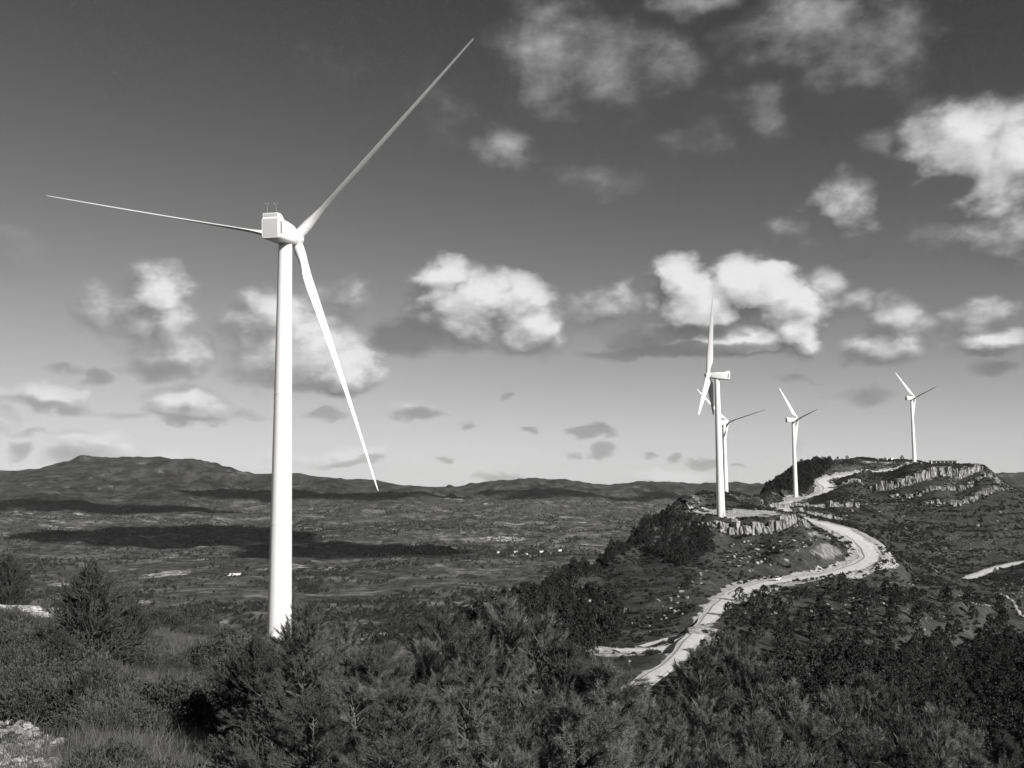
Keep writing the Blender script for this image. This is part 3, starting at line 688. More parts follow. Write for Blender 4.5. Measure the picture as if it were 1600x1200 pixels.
def pine_far(seed, H=6.0, n=520, fat=.33, mat_=None):
    r = np.random.default_rng(seed); C = []
    for i in range(34):
        s = .12 + .86 * (i + r.random()) / 34; rad = H * fat * (1 - s) ** .5 * (.5 + .5 * min(1, s * 3.2)) * r.uniform(.55, 1.1) + .05; a = i * 2.399 + r.normal() * .4
        C.append((math.cos(a) * rad, math.sin(a) * rad, s * H * .97))
    C = np.array(C); k = r.integers(0, len(C), n); sz = H * .085 * (1.25 - C[k, 2] / H * .6)
    P = C[k] + rand_dirs(n, r) * (sz * r.uniform(.4, 1.1, n))[:, None]
    tn = r.random(len(C))[k] * .7 + r.random(n) * .3
    V, F, t = sprigs(P, rand_dirs(n, r), 1, H * .085, .3, H * .06, r, .2, tn)
    W_ = MB(); W_.tube([(0, 0, -.5), (.05, 0, H * .4), (0, .05, H * .85)], [.028 * H, .018 * H, .006 * H], 5)
    for q in range(4):
        a = q * 1.7; W_.tube([(0, 0, H * (.25 + .12 * q)), (math.cos(a) * H * .16, math.sin(a) * H * .16, H * (.36 + .12 * q))], [.012 * H, .005 * H], 3)
    return W_.mesh('trunk', M_BARK, True), mesh_np('crown', V, F, [mat_ or M_FAR], False, {'tone': t})
def bush_mesh(seed, R, H, stems=90, per=5, nl=5, ln=.07, wd=.03, m_=None, spread=.6):
    r = np.random.default_rng(seed); P = []; Dn = []; T = []
    for i in range(stems):
        a = r.uniform(0, 6.283); k = math.sqrt(r.random()); e = Vector((math.cos(a) * k * R, math.sin(a) * k * R, H * math.sqrt(max(1 - k * k * .9, .02)) * r.uniform(.75, 1.1)))
        o = Vector((math.cos(a) * k * R * .35, math.sin(a) * k * R * .35, 0)); d = (e - o).normalized(); tn = np.clip(.5 + r.normal() * .22, 0, 1)
        for j in range(per):
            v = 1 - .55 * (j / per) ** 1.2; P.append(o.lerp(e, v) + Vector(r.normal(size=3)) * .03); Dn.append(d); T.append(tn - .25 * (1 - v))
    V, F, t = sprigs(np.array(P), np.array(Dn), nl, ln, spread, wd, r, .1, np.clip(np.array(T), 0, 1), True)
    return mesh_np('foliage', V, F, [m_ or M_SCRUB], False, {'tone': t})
def grass_mesh(seed, R=.3, n=90, H=.45):
    r = np.random.default_rng(seed); a = r.uniform(0, 6.283, n); k = np.sqrt(r.random(n)) * R
    P = np.stack([np.cos(a) * k, np.sin(a) * k, np.zeros(n)], 1); D_ = np.stack([np.cos(a) * .35, np.sin(a) * .35, np.ones(n)], 1)
    V, F, t = sprigs(P, D_ / np.linalg.norm(D_, axis=1)[:, None], 1, H, .25, .02, r, 0, r.uniform(.5, 1, n))
    return mesh_np('blades', V, F, [M_SCRUB], False, {'tone': t})

def scatter(name, label, pts, scl, rot, meshes, pick=None, kind='stuff', seed=0):
    """one object that carries many small plants"""
    cl = bpy.data.collections.new(name + '_models')
    for i, me in enumerate(meshes):
        o = bpy.data.objects.new('%s_%02d' % (name, i), me); cl.objects.link(o)
    n = len(pts); r = np.random.default_rng(seed)
    me = bpy.data.meshes.new(name); me.vertices.add(n); me.vertices.foreach_set('co', np.asarray(pts, np.float32).ravel())
    for an, av in (('scl', scl), ('rz', rot)):
        at_ = me.attributes.new(an, 'FLOAT', 'POINT'); at_.data.foreach_set('value', np.asarray(av, np.float32))
    at_ = me.attributes.new('pick', 'INT', 'POINT'); at_.data.foreach_set('value', (pick if pick is not None else r.integers(0, len(meshes), n)).astype(np.int32))
    o = link(name, me, kind=kind, label=label)
    g = bpy.data.node_groups.new(name, 'GeometryNodeTree'); G = NT(g)
    g.interface.new_socket('Geometry', in_out='INPUT', socket_type='NodeSocketGeometry'); g.interface.new_socket('Geometry', in_out='OUTPUT', socket_type='NodeSocketGeometry')
    gi = g.nodes.new('NodeGroupInput'); go = g.nodes.new('NodeGroupOutput')
    ci = G.n('GeometryNodeCollectionInfo', i={'Separate Children': True, 'Reset Children': False}); ci.inputs['Collection'].default_value = cl
    def attr(a, t='FLOAT'):
        nd = G.n('GeometryNodeInputNamedAttribute', data_type=t, i={'Name': a}); return nd.outputs['Attribute']
    rz = G.n('ShaderNodeCombineXYZ', i={2: attr('rz')}).outputs[0]
    ip = G.n('GeometryNodeInstanceOnPoints', i={'Points': gi.outputs[0], 'Instance': ci.outputs[0], 'Pick Instance': True, 'Instance Index': attr('pick', 'INT'), 'Scale': attr('scl')})
    er = G.n('FunctionNodeEulerToRotation', i={0: rz}); g.links.new(er.outputs[0], ip.inputs['Rotation'])
    g.links.new(ip.outputs[0], go.inputs[0])
    md = o.modifiers.new('plants', 'NODES'); md.node_group = g
    return o

def inpoly(x, y, poly):
    c = np.zeros(x.shape, bool); n = len(poly); j = n - 1
    for i in range(n):
        xi, yi = poly[i]; xj, yj = poly[j]
        c ^= ((yi > y) != (yj > y)) & (x < (xj - xi) * (y - yi) / (yj - yi + 1e-12) + xi); j = i
    return c
def project(X, Y, Z):
    f = Y * math.cos(PIT) + Z * math.sin(PIT); u = -Y * math.sin(PIT) + Z * math.cos(PIT); xr = X / f; yr = u / f
    return 800 + FOC * (xr * math.cos(ROL) - yr * math.sin(ROL)), 600 - FOC * (xr * math.sin(ROL) + yr * math.cos(ROL))
def grow(poly, D0, D1, n, seed, mind=0.0):
    """n points of ground, evenly spread over the part of the hillside that shows inside an outline"""
    r = np.random.default_rng(seed); xs = [p[0] for p in poly]; a0 = dirv(min(xs), 748)[0]; a1 = dirv(max(xs), 748)[0]; out = []; tot = 0
    for it in range(40):
        m_ = 6000; D = np.sqrt(r.uniform(D0 * D0, D1 * D1, m_)); a = r.uniform(a0, a1, m_); X = a * D
        z = ground(X, D); px, py = project(X, D, z); k = inpoly(px, py, poly)
        out.append(np.stack([X[k], D[k], z[k]], 1)); tot += k.sum()
        if tot > n * (3 if mind else 1): break
    P = np.concatenate(out)
    if mind:
        keep = []; cell = {}
        for p in P:
            c = (int(p[0] // mind), int(p[1] // mind)); ok = True
            for i in (-1, 0, 1):
                for j in (-1, 0, 1):
                    for q in cell.get((c[0] + i, c[1] + j), ()):
                        if (q[0] - p[0]) ** 2 + (q[1] - p[1]) ** 2 < mind * mind: ok = False
            if ok: cell.setdefault(c, []).append(p); keep.append(p)
            if len(keep) >= n: break
        P = np.array(keep)
    return P[:n]
def road_clear(P, extra=2.0):
    keep = np.ones(len(P), bool)
    for R in ROADS:
        c = R['c'][:, :2]
        for i in range(0, len(P), 4000):
            d = np.sqrt(((P[i:i + 4000, None, :2] - c[None]) ** 2).sum(2)).min(1); keep[i:i + 4000] &= d > R['w'] + extra
    for (x, y, lv, rx, ry) in PADS: keep &= np.hypot((P[:, 0] - x) / rx, (P[:, 1] - y) / ry) > 1.1
    return P[keep]

# pines of the ridge
FAR = [pine_far(100 + i, (5.6, 5.2, 6.4, 5.0, 6.0)[i], 760, f) for i, f in enumerate((.44, .50, .36, .54, .42))]
FOREST = [
 ('dark pine on the steep left flank below the knoll turbine', [(1046, 800), (1112, 826), (1112, 862), (1060, 888), (1028, 868), (1000, 850), (950, 885), (900, 912), (862, 925), (830, 940), (900, 888), (1000, 817)], 290, 480, 420, 2.6, (.42, .85)),
 ('dark pine of the thicket left of the forked track', [(815, 938), (890, 915), (960, 945), (975, 980), (950, 1012), (890, 1040), (740, 1010), (700, 990), (760, 966)], 200, 345, 200, 3.4, (.7, 1.1)),
 ('dark rounded pine on the slope right of the lower road', [(1120, 985), (1150, 955), (1200, 935), (1330, 922), (1480, 935), (1570, 950), (1590, 990), (1400, 1015), (1330, 1000), (1200, 1035), (1110, 1045), (1080, 1060), (1098, 1030)], 180, 420, 125, 7.5, (.6, 1.1)),
 ('dark pine of the close forest filling the gully at the lower right', [(1060, 1075), (1200, 1055), (1330, 1030), (1450, 1022), (1600, 1005), (1680, 1000), (1680, 1230), (1300, 1230), (1100, 1130)], 150, 380, 1000, 3.4, (.8, 1.2)),
 ('small dark pine on the wooded left shoulder of the far mesa', [(1188, 776), (1213, 752), (1238, 735), (1262, 724), (1300, 722), (1292, 738), (1275, 752), (1262, 768), (1230, 776)], 840, 1010, 240, 4.2, (.9, 1.35)),
]
TREES = []
for fi, (lb, poly, d0, d1, n, md_, sr) in enumerate(FOREST):
    P = road_clear(grow(poly, d0, d1, n, 300 + fi, md_), 4.0); r = np.random.default_rng(500 + fi)
    for p in P: TREES.append((6 * (s_ := r.uniform(*sr)) / p[1], p, s_, r.uniform(0, 6.283), r.integers(0, 5), fi))
r = np.random.default_rng(9)
P = road_clear(grow([(1130, 830), (1600, 780), (1600, 950), (1380, 930), (1380, 860), (1280, 830), (1300, 880), (1130, 910), (1020, 960), (960, 960), (1040, 880)], 300, 1000, 150, 77, 8), 3)
for p in P: TREES.append((6 * (s_ := r.uniform(.3, .6)) / p[1], p, s_, r.uniform(0, 6.283), r.integers(0, 5), 5))
FL = [f[0] for f in FOREST] + ['small lone pine dotted over the open slope below the rock bands']
# only trees that show: nothing of the ground between them and the camera
def visible(p, h):
    t = np.linspace(.15, .97, 40); X = p[0] * t; Y = p[1] * t; return bool(np.all(base_height(X, Y) < (p[2] + h) * t + .3))
FGX, FGY = zip(*[(0, 960), (700, 960), (830, 975), (900, 1020), (1010, 1075), (1080, 1020), (1130, 1000), (1200, 1040), (1300, 1070), (1345, 1058), (1440, 1110), (1600, 1165)])
TREES.sort(key=lambda t: -t[0])
singles = []; rest_ = []
for t in TREES:
    vis = len(singles) < 298 and visible(t[1], t[2] * 6)
    px, py = project(*t[1])
    (singles if vis and 0 < px < 1600 and py < np.interp(px, FGX, FGY) + 12 else rest_).append(t)
protos = {}
for (_, p, s_, rz, k, fi) in singles:
    qx, qy = project(*p)
    lb_ = FL[fi]
    if fi == 3: lb_ = 'dark pine of the gully forest ' + ('at the right edge, ' if qx > 1500 else 'below the pale clearing, ' if qx < 1330 else 'in its middle part, ') + ('along its upper border' if qy < 1050 else 'deep among the others')
    if fi == 1: lb_ = 'dark pine of the thicket left of the track, ' + ('on its valley side' if qx < 830 else 'beside the small rock edge' if qy < 965 else 'nearest the track')
    o = thing('pine_tree', lb_, 'pine tree', (p[0], p[1], p[2] - .15), rz, 'pines of the ridge')
    o.scale = (s_, s_, s_ * 1.0)
    if k not in protos:
        a_ = link('trunk', FAR[k][0], o); b_ = link('crown', FAR[k][1], o); protos[k] = (a_, b_)
    else:
        for src in protos[k]: c_ = src.copy(); col.objects.link(c_); c_.parent = o
def whole(tr, crn, name):
    """trunk and crown in one mesh for the trees too small to be told apart"""
    bm = bmesh.new(); bm.from_mesh(tr); bm.from_mesh(crn); me = bpy.data.meshes.new(name); bm.to_mesh(me); bm.free()
    me.materials.append(M_FAR); at_ = me.attributes.get('tone') or me.attributes.new('tone', 'FLOAT', 'POINT')
    return me
WH = [whole(a_, b_, 'pine') for a_, b_ in FAR]
rp = np.array([t[1] for t in rest_]); scatter('pine_forest', 'dark mass of smaller pines covering the gully and the ridge flanks', rp - (0, 0, .15), [t[2] for t in rest_], [t[3] for t in rest_], WH, np.array([t[4] for t in rest_]))

# low scrub of the ridge, trees and hedges of the valley
LOW = [bush_mesh(60 + i, .9, .8, 26, 3, 3, .28, .2, M_HILL) for i in range(4)]
r = np.random.default_rng(21)
D = np.sqrt(r.uniform(170 ** 2, 1150 ** 2, 110000)); a = r.uniform(-.06, .62, 110000); X = a * D
k = fbm(X / 18, D / 18, 91, 4) + .2 * r.normal(size=len(X)) > .03
X = X[k]; D = D[k]; z = ground(X, D); P = road_clear(np.stack([X, D, z], 1), 1.5); P = P[P[:, 2] > -100]
scatter('scrub', 'low dark scrub covering the open hillsides of the ridge', P, r.uniform(.35, 1.1, len(P)) * np.where(r.random(len(P)) < .06, 1.8, 1), r.uniform(0, 6.28, len(P)), LOW)
BLOB = [bush_mesh(70 + i, 3.0, 5.0, 12, 2, 3, 1.7, 1.4, M_FAR) for i in range(3)]
D = np.exp(r.uniform(math.log(1150), math.log(6500), 70000)); a = r.uniform(-.62, .62, len(D)); X = a * D
k = (fbm(X / 170, D / 170, 92, 4) + .16 * r.normal(size=len(X)) > .12)
X = X[k]; D = D[k]; z = base_height(X, D); k = (z < -60) & (r.random(len(D)) < np.clip((D - 1100) / 900, .15, 1))
P = np.stack([X, D, z], 1)[k][:26000]
scatter('valley_woodland', 'scattered dark trees and hedges between the fields of the valley', P, r.uniform(.6, 1.5, len(P)), r.uniform(0, 6.28, len(P)), BLOB)

# ------------------------------------------------------------------ rock bands: every block of the cliff is a part of its own
def rock_block(seed, sub=2, rough=.22):
    r = random.Random(seed); bm = bmesh.new(); bmesh.ops.create_cube(bm, size=1)
    bmesh.ops.subdivide_edges(bm, edges=bm.edges[:], cuts=sub, use_grid_fill=True)
    for v in bm.verts:
        c = v.co; k = 1 - .14 * abs(c.z * 2) ** 2 * r.random()
        v.co = Vector((c.x * k, c.y * k, c.z)) + Vector((r.uniform(-1, 1), r.uniform(-1, 1), r.uniform(-1, 1) * .6)) * rough * .42
    me = bpy.data.meshes.new('rock_block'); bm.to_mesh(me); bm.free(); me.materials.append(M_ROCK); return me
BLK = [rock_block(i, 2 if i % 2 else 3, .22) for i in range(14)]
def cliff(label, line, h0, h1, w0, w1, gap, seed, depth=4.5, skew=.0):
    """line: (pixel, distance) points along the foot; blocks stand side by side, their tops level with the ground behind"""
    r = random.Random(seed); L = spline([(*at(px, D), 0) for px, D in line], 600)[:, :2]; seg = np.r_[0, np.cumsum(np.linalg.norm(np.diff(L, axis=0), axis=1))]
    c0 = L[len(L) // 2]; rt = bpy.data.objects.new('cliff', None); col.objects.link(rt); rt.location = (c0[0], c0[1], gz(*c0)); rt['kind'] = 'structure'; rt['label'] = label
    s = 0; Z = ground(L[:, 0], L[:, 1]); k = 0
    while s < seg[-1] and k < 290:
        wd = r.uniform(w0, w1); i = min(np.searchsorted(seg, s + wd / 2), len(L) - 2); t = L[i + 1] - L[i]; ang = math.atan2(t[1], t[0])
        if r.random() > gap:
            h = r.uniform(h0, h1) * (1 if r.random() < .7 else r.uniform(.5, .85)) * min(1, .45 + min(s, seg[-1] - s) / 12); n_ = np.array([-t[1], t[0]]) / (np.linalg.norm(t) + 1e-9)
            if n_[1] < 0: n_ = -n_
            jit = r.uniform(-1.4, 1.2); x, y = L[i] + n_ * (depth / 2 - .8 + jit)
            o = link('rock_block', BLK[r.randrange(14)], rt); o.matrix_parent_inverse.identity()
            o.location = (x - rt.location.x, y - rt.location.y, Z[i] + h / 2 - 1.2 - rt.location.z); o.rotation_euler = (r.uniform(-.05, .05), r.uniform(-.06, .06), ang + r.uniform(-.5, .5))
            o.scale = (wd * 1.05, depth, h + 1.6); k += 1
        if r.random() < .3 and k < 288:      # fallen blocks at the foot
            o = link('rock_block', BLK[r.randrange(14)], rt); f_ = r.uniform(.8, 2.6); o.location = (L[i][0] + r.uniform(-1, 1) - rt.location.x, L[i][1] - 1.5 - r.uniform(0, 3) - rt.location.y, gz(L[i][0], L[i][1] - 2) + .2 - rt.location.z)
            o.rotation_euler = (r.uniform(-.7, .7), r.uniform(-.7, .7), r.uniform(0, 3)); o.scale = (f_ * 1.3, f_, f_ * .8); k += 1
        s += wd * r.uniform(.5, 1.0)
cliff('pale jointed limestone cliff just below the knoll turbine', [(1116, 446), (1150, 443), (1190, 441), (1225, 444), (1250, 450)], 4.6, 7.0, 1.0, 3.8, .04, 1)
cliff('shaded rock edge left of the knoll turbine pad', [(1062, 452), (1085, 448), (1114, 447)], 1.0, 2.6, 1.5, 3, .25, 2)
cliff('long pale cliff band under the right rim of the far mesa', [(1358, 842), (1390, 838), (1425, 838), (1460, 842), (1500, 852), (1534, 868)], 6.0, 9.0, 1.3, 4.0, .03, 3, 6)
cliff('second thinner rock band below the long cliff of the far mesa', [(1385, 812), (1430, 806), (1480, 812), (1530, 838), (1560, 862)], 2.2, 3.8, 1.0, 3.0, .35, 4)
cliff('third broken rock band low on the right slope of the far mesa', [(1440, 765), (1480, 768), (1520, 785), (1565, 820)], 2.4, 4.2, 1.0, 3.4, .32, 5)
cliff('short low rock band beside the bend of the upper road', [(1295, 866), (1315, 858), (1345, 852)], 2.4, 4.0, 2.2, 4.0, .15, 6)
cliff('broken outcrops below the upper road', [(1195, 700), (1230, 715), (1270, 735), (1310, 742), (1350, 752)], 2.4, 5.0, 2, 5, .25, 7)
cliff('lower outcrops above the hidden stretch of road', [(1205, 600), (1235, 610), (1270, 625), (1310, 660)], 1.8, 3.8, 2, 4.5, .35, 8)
cliff('small weathered rock edge above the forked track', [(885, 330), (905, 322), (935, 312), (960, 300)], 2.0, 3.6, 1.4, 3.0, .1, 9, 3.5)

def boulder_mesh(seed, m_=None):
    r = random.Random(seed); bm = bmesh.new(); bmesh.ops.create_icosphere(bm, subdivisions=2, radius=.5)
    pl = [(Vector((r.gauss(0, 1), r.gauss(0, 1), r.gauss(0, 1))).normalized(), r.uniform(.3, .45)) for _ in range(9)]
    for v in bm.verts:
        for n_, d_ in pl:
            e = v.co.dot(n_) - d_
            if e > 0: v.co -= n_ * e
        v.co += Vector((r.uniform(-1, 1), r.uniform(-1, 1), r.uniform(-1, 1))) * .02
    me = bpy.data.meshes.new('boulder'); bm.to_mesh(me); bm.free(); me.materials.append(m_ or M_ROCK); return me
BD = [boulder_mesh(i) for i in range(8)]
r = random.Random(5)
P1 = grow([(1120, 850), (1260, 830), (1300, 860), (1250, 875), (1150, 900), (1130, 870)], 380, 460, 46, 41, 2.5)
P2 = grow([(1280, 790), (1400, 770), (1600, 800), (1600, 850), (1380, 830)], 600, 850, 26, 42, 5)
P3 = grow([(1150, 960), (1330, 1000), (1480, 960), (1400, 930)], 220, 380, 30, 43, 3)
P4 = grow([(1020, 940), (1090, 900), (1120, 870), (1080, 940), (1040, 975)], 250, 400, 26, 44, 2.5)
for PP, lb, s0, s1 in ((P1, 'pale boulder fallen on the slope under the knoll cliff', .9, 2.6), (P2, 'pale boulder on the terraced slope of the far mesa', 1.2, 3.4), (P3, 'pale boulder among the pines right of the lower road', .7, 1.8), (P4, 'pale boulder on the scrub slope left of the lower road', .6, 1.8)):
    for p in PP:
        s = r.uniform(s0, s1); o = thing('boulder', lb, 'boulder', (p[0], p[1], p[2] + .12 * s), r.uniform(0, 6), 'boulders of the ridge', BD[r.randrange(8)]); o.scale = (s * r.uniform(.8, 1.5), s, s * r.uniform(.5, .9))
rr = np.random.default_rng(31); D = np.sqrt(rr.uniform(190 ** 2, 1000 ** 2, 16000)); X = rr.uniform(.0, .6, len(D)) * D
k = fbm(X / 40, D / 40, 95, 3) + .2 * rr.normal(size=len(X)) > .3; X = X[k]; D = D[k]
P = road_clear(np.stack([X, D, ground(X, D)], 1), 0); P = P[P[:, 2] > -75]
scatter('scattered_stones', 'countless pale stones strewn over the ridge slopes', P, rr.uniform(.3, 1.0, len(P)), rr.uniform(0, 6.28, len(P)), BD)

# ------------------------------------------------------------------ the foreground: pines, bushes, undergrowth, rocks
NEAR = [pine_near(1, 4.4, 70), pine_near(2, 5.2, 72, 1.0, .31), pine_near(3, 3.6, 62, 1.1, .42), pine_near(4, 4.8, 66, 1.0, .36), pine_near(5, 3.6, 150, 1.7, .42, M_DENSE, nlen=.06, nw=.010, nn=24, low=0)]
HN = (4.4, 5.2, 3.6, 4.8, 3.6)
NP = [  # pixel of the top, distance, model, label
 (470, 946, 21, 0, 'wide pine in front of the foot of the tall left turbine'), (405, 1005, 25, 4, 'dark low pine just left of the tall turbine foot'), (535, 978, 23, 3, 'bushy pine right of the tall turbine foot'),
 (600, 1012, 17, 2, 'low feathery pine between the turbine foot and the middle pines'), (655, 1000, 19, 1, 'pine left of the tallest middle pine'), (697, 948, 21, 1, 'tallest slender pine in the middle foreground'),
 (745, 985, 18, 0, 'pine with bright shoots right of the tallest middle pine'), (788, 940, 25, 1, 'pointed pine against the valley left of the ridge thicket'), (835, 968, 24, 3, 'pine overlapping the lower left foot of the ridge'),
 (885, 1012, 21, 0, 'rounded pine below the ridge thicket'), (940, 1038, 20, 2, 'low pine below the pale forked track'), (1000, 1075, 24, 0, 'pine right under the near end of the road'),
 (1080, 1018, 30, 1, 'tall pine at the right edge of the road start'), (1130, 998, 34, 3, 'feathery pine right of the road start'), (1180, 1020, 33, 1, 'slim pine on the right, left of the pale clearing'),
 (1235, 1075, 31, 0, 'pine in front of the pale clearing'), (1345, 1058, 38, 1, 'bright pine rising before the dark gully forest'), (1300, 1085, 33, 2, 'low pine between the clearing and the bright pine'),
 (1400, 1088, 36, 3, 'pine at the edge of the dark gully forest'), (1455, 1112, 34, 0, 'pine below the dark gully forest'), (1510, 1135, 36, 1, 'pine near the lower right corner'), (1570, 1160, 34, 2, 'pine in the lower right corner'),
 (480, 1085, 12, 2, 'nearest low pine below the turbine foot'), (560, 1065, 14, 3, 'near pine with a dark hollow beside it'), (640, 1080, 11.5, 0, 'nearest pine with long feathery shoots'), (720, 1070, 12.5, 3, 'near pine in the bottom middle'),
 (810, 1062, 13, 1, 'near pine with pale bare twigs'), (890, 1095, 11.5, 2, 'near low pine right of the bare twigs'), (960, 1110, 13, 0, 'near pine under the road end'), (1040, 1098, 15, 3, 'near pine right of the road end'),
 (1110, 1095, 17, 1, 'near pine left of the lower right group'), (1190, 1120, 17, 0, 'near pine in the lower right group'), (1270, 1130, 19, 3, 'near pine in the middle of the lower right group'), (1350, 1130, 22, 1, 'near pine right in the lower right group'), (1430, 1160, 21, 2, 'low pine at the bottom right'), (1530, 1188, 22, 0, 'pine cut by the bottom edge at the right'),
 (150, 886, 37, 4, 'dense bushy pine standing alone on the left slope'), (12, 872, 68, 4, 'dark pine at the left edge of the picture'), (205, 935, 39, 4, 'smaller pine joined to the lone bushy pine'), (95, 985, 33, 4, 'low dark pine in front of the pale rock outcrop'),
 (425, 1090, 15, 4, 'dark low pine at the foot of the left slope'), (600, 1150, 9.5, 2, 'nearest pine at the bottom edge left of the middle'), (760, 1150, 9.5, 0, 'nearest pine at the bottom edge'), (1130, 1170, 13, 2, 'small pine at the bottom edge right of the middle')]
first = {}
rn = random.Random(3)
for (px, py, D_, k, lb) in NP:
    q = pos(px, py, D_); g_ = gz(q.x, q.y); h = max(q.z - g_, 1.4); s_ = h / (HN[k] * 1.04)
    o = thing('pine_tree', lb, 'pine tree', (q.x, q.y, g_ - .1), rn.uniform(0, 6.28), 'foreground pines'); w_ = min(max(s_, .62), 1.15) * rn.uniform(.95, 1.1); o.scale = (w_, w_, s_)
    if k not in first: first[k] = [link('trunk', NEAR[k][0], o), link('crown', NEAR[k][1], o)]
    else:
        for src in first[k]: c_ = src.copy(); col.objects.link(c_); c_.parent = o

SH = [bush_mesh(11, .55, .6, 230, 7, 6, .05, .016), bush_mesh(12, .7, .5, 260, 6, 6, .04, .018), bush_mesh(13, .45, .75, 200, 8, 6, .06, .011), bush_mesh(14, .8, .7, 300, 7, 6, .045, .017)]
GR = [grass_mesh(1), grass_mesh(2, .25, 70, .6)]
rr = np.random.default_rng(17)
D = np.exp(rr.uniform(math.log(12), math.log(80), 22000)); a = rr.uniform(-.8, .75, len(D)); X = a * D
k = (rr.random(len(D)) < np.clip((D / 45) ** 1.2, .05, 1))
X = X[k]; D = D[k]; z = base_height(X, D); P = np.stack([X, D, z], 1)
cov = fbm(X / 4, D / 4, 61, 3)
px, py = project(P[:, 0], P[:, 1], P[:, 2])
ok = (cov > -.55) & ~((px < 100) & (py < 978) & (py > 925)) & ~((px < 118) & (py > 1128) & (D > 8)) & ~((px < 90) & (py > 1200)) & ~((px > 185) & (px < 305) & (py > 1095) & (py < 1135)); P = P[ok]; X = X[ok]; D = D[ok]; cov = cov[ok]
sc_ = np.clip(.62 + cov * 1.6, .28, 1.5) * rr.uniform(.65, 1.35, len(P))
pick = rr.integers(0, 4, len(P)); gsel = rr.random(len(P)) < np.clip(.35 - cov * 2.2, .05, .9); pick = np.where(gsel, 4 + rr.integers(0, 2, len(P)), pick)
# the largest bushes in view stand as things
px, py = project(P[:, 0], P[:, 1], P[:, 2]); inv = (px > 0) & (px < 520) & (py > 940) & (py < 1195) & ~gsel
rank = np.where(inv, sc_ / np.maximum(D, 12), -1); ix = np.argsort(-rank)[:220]; sel = np.zeros(len(P), bool); sel[ix] = True
shp = {}
for i in ix:
    lb = ('low grey scrub bush above the white stone heap' if px[i] < 150 else 'low grey scrub bush in the open middle of the left slope' if px[i] < 330 else 'low grey scrub bush close to the dark pines of the left slope') if py[i] > 1060 else ('low dark scrub bush near the pale rock ledge' if px[i] < 130 else 'low dark scrub bush on the brow left of the tall turbine')
    lb = lb.replace('low ', 'tall ' if sc_[i] > 1.3 else 'low ').replace('bush', 'bush with broad crown' if pick[i] in (1, 3) else 'bush')
    o = thing('shrub', lb, 'shrub', (P[i, 0], P[i, 1], P[i, 2] - .05), rr.uniform(0, 6.28), 'scrub bushes of the left slope'); s_ = float(sc_[i]) * 1.25; o.scale = (s_, s_, s_)
    c_ = link('foliage', SH[int(pick[i]) % 4], o)
scatter('undergrowth', 'tangled low scrub and dry grass between the foreground bushes', P[~sel] - (0, 0, .05), sc_[~sel], rr.uniform(0, 6.28, (~sel).sum()), SH + GR, pick[~sel])

rg = np.random.default_rng(18); D = np.exp(rg.uniform(math.log(9), math.log(70), 16000)); X = rg.uniform(-.75, -.1, len(D)) * D; P2 = np.stack([X, D, base_height(X, D) - .03], 1)
qx, qy = project(P2[:, 0], P2[:, 1], P2[:, 2]); P2 = P2[~((qx < 110) & (qy > 1130) & (rg.random(len(qx)) < .9))]
scatter('dry_grass', 'dry grass growing between the bushes of the left slope', P2, rg.uniform(.4, 1.0, len(P2)), rg.uniform(0, 6.28, len(P2)), GR)
BS = [boulder_mesh(40 + i, M_STONE) for i in range(6)]
def outcrop(label, poly, d0, d1, n, s0, s1, seed, cat='rock outcrop', md_=.5):
    P = grow(poly, d0, d1, n, seed, md_); r = random.Random(seed)
    if len(P) == 0: return
    c0 = P.mean(0); rt = thing('rock_outcrop', label, cat, tuple(c0))
    for p in P:
        s = r.uniform(s0, s1); o = link('rock', BS[r.randrange(6)], rt); o.location = Vector(p) - Vector(c0) + Vector((0, 0, .1 * s)); o.scale = (s * 1.5, s * 1.2, s * r.uniform(.5, .85)); o.rotation_euler = (r.uniform(-.3, .3), r.uniform(-.3, .3), r.uniform(0, 6.28))
outcrop('long pale rock ledge behind the bushes at the left edge', [(-60, 935), (0, 938), (60, 946), (95, 965), (60, 975), (0, 968), (-60, 966)], 38, 62, 150, .5, 1.5, 51)
outcrop('heap of small white stones in the lower left corner', [(-40, 1130), (30, 1128), (70, 1150), (108, 1165), (112, 1215), (-40, 1215)], 11, 34, 230, .09, .30, 52, 'stone heap', .26)
outcrop('two pale stones lying in the scrub of the left slope', [(190, 1108), (215, 1108), (215, 1124), (190, 1124)], 20, 50, 4, .3, .5, 53, 'stones', .3)
outcrop('short row of pale stones in the scrub left of the dark pines', [(268, 1098), (300, 1105), (298, 1116), (268, 1108)], 20, 50, 6, .25, .5, 54, 'stones', .3)

# ------------------------------------------------------------------ buildings, vehicles and small things far off
def house(label, px, py, w_, d_, h_, rz, roof=True, cat='house', D=None):
    q = rayhit(px, py, 1200, 9000) if D is None else pos(px, py, D)
    if q is None: return
    rt = thing('house', label, cat, (q.x, q.y, q.z - .5), rz, 'houses of the valley hamlet')
    B = MB(); B.box((0, 0, h_ / 2), (w_, d_, h_)); link('wall', B.mesh('wall', M_WALL), rt)
    B = MB(); o_ = .5; hr = d_ * .28
    B.add([(-w_ / 2 - o_, -d_ / 2 - o_, h_ + .02), (w_ / 2 + o_, -d_ / 2 - o_, h_ + .02), (w_ / 2 + o_, d_ / 2 + o_, h_ + .02), (-w_ / 2 - o_, d_ / 2 + o_, h_ + .02), (-w_ / 2 - o_, 0, h_ + hr), (w_ / 2 + o_, 0, h_ + hr)], [(0, 1, 5, 4), (2, 3, 4, 5), (0, 4, 3), (1, 2, 5), (0, 3, 2, 1)])
    link('roof', B.mesh('roof', M_ROOF), rt)
    for i in range(3):
        B = MB(); B.box((-w_ / 3 + i * w_ / 3, -d_ / 2 - .02, h_ * .55), (1.0, .12, 1.3)); link('window', B.mesh('window', M_DARK), rt)
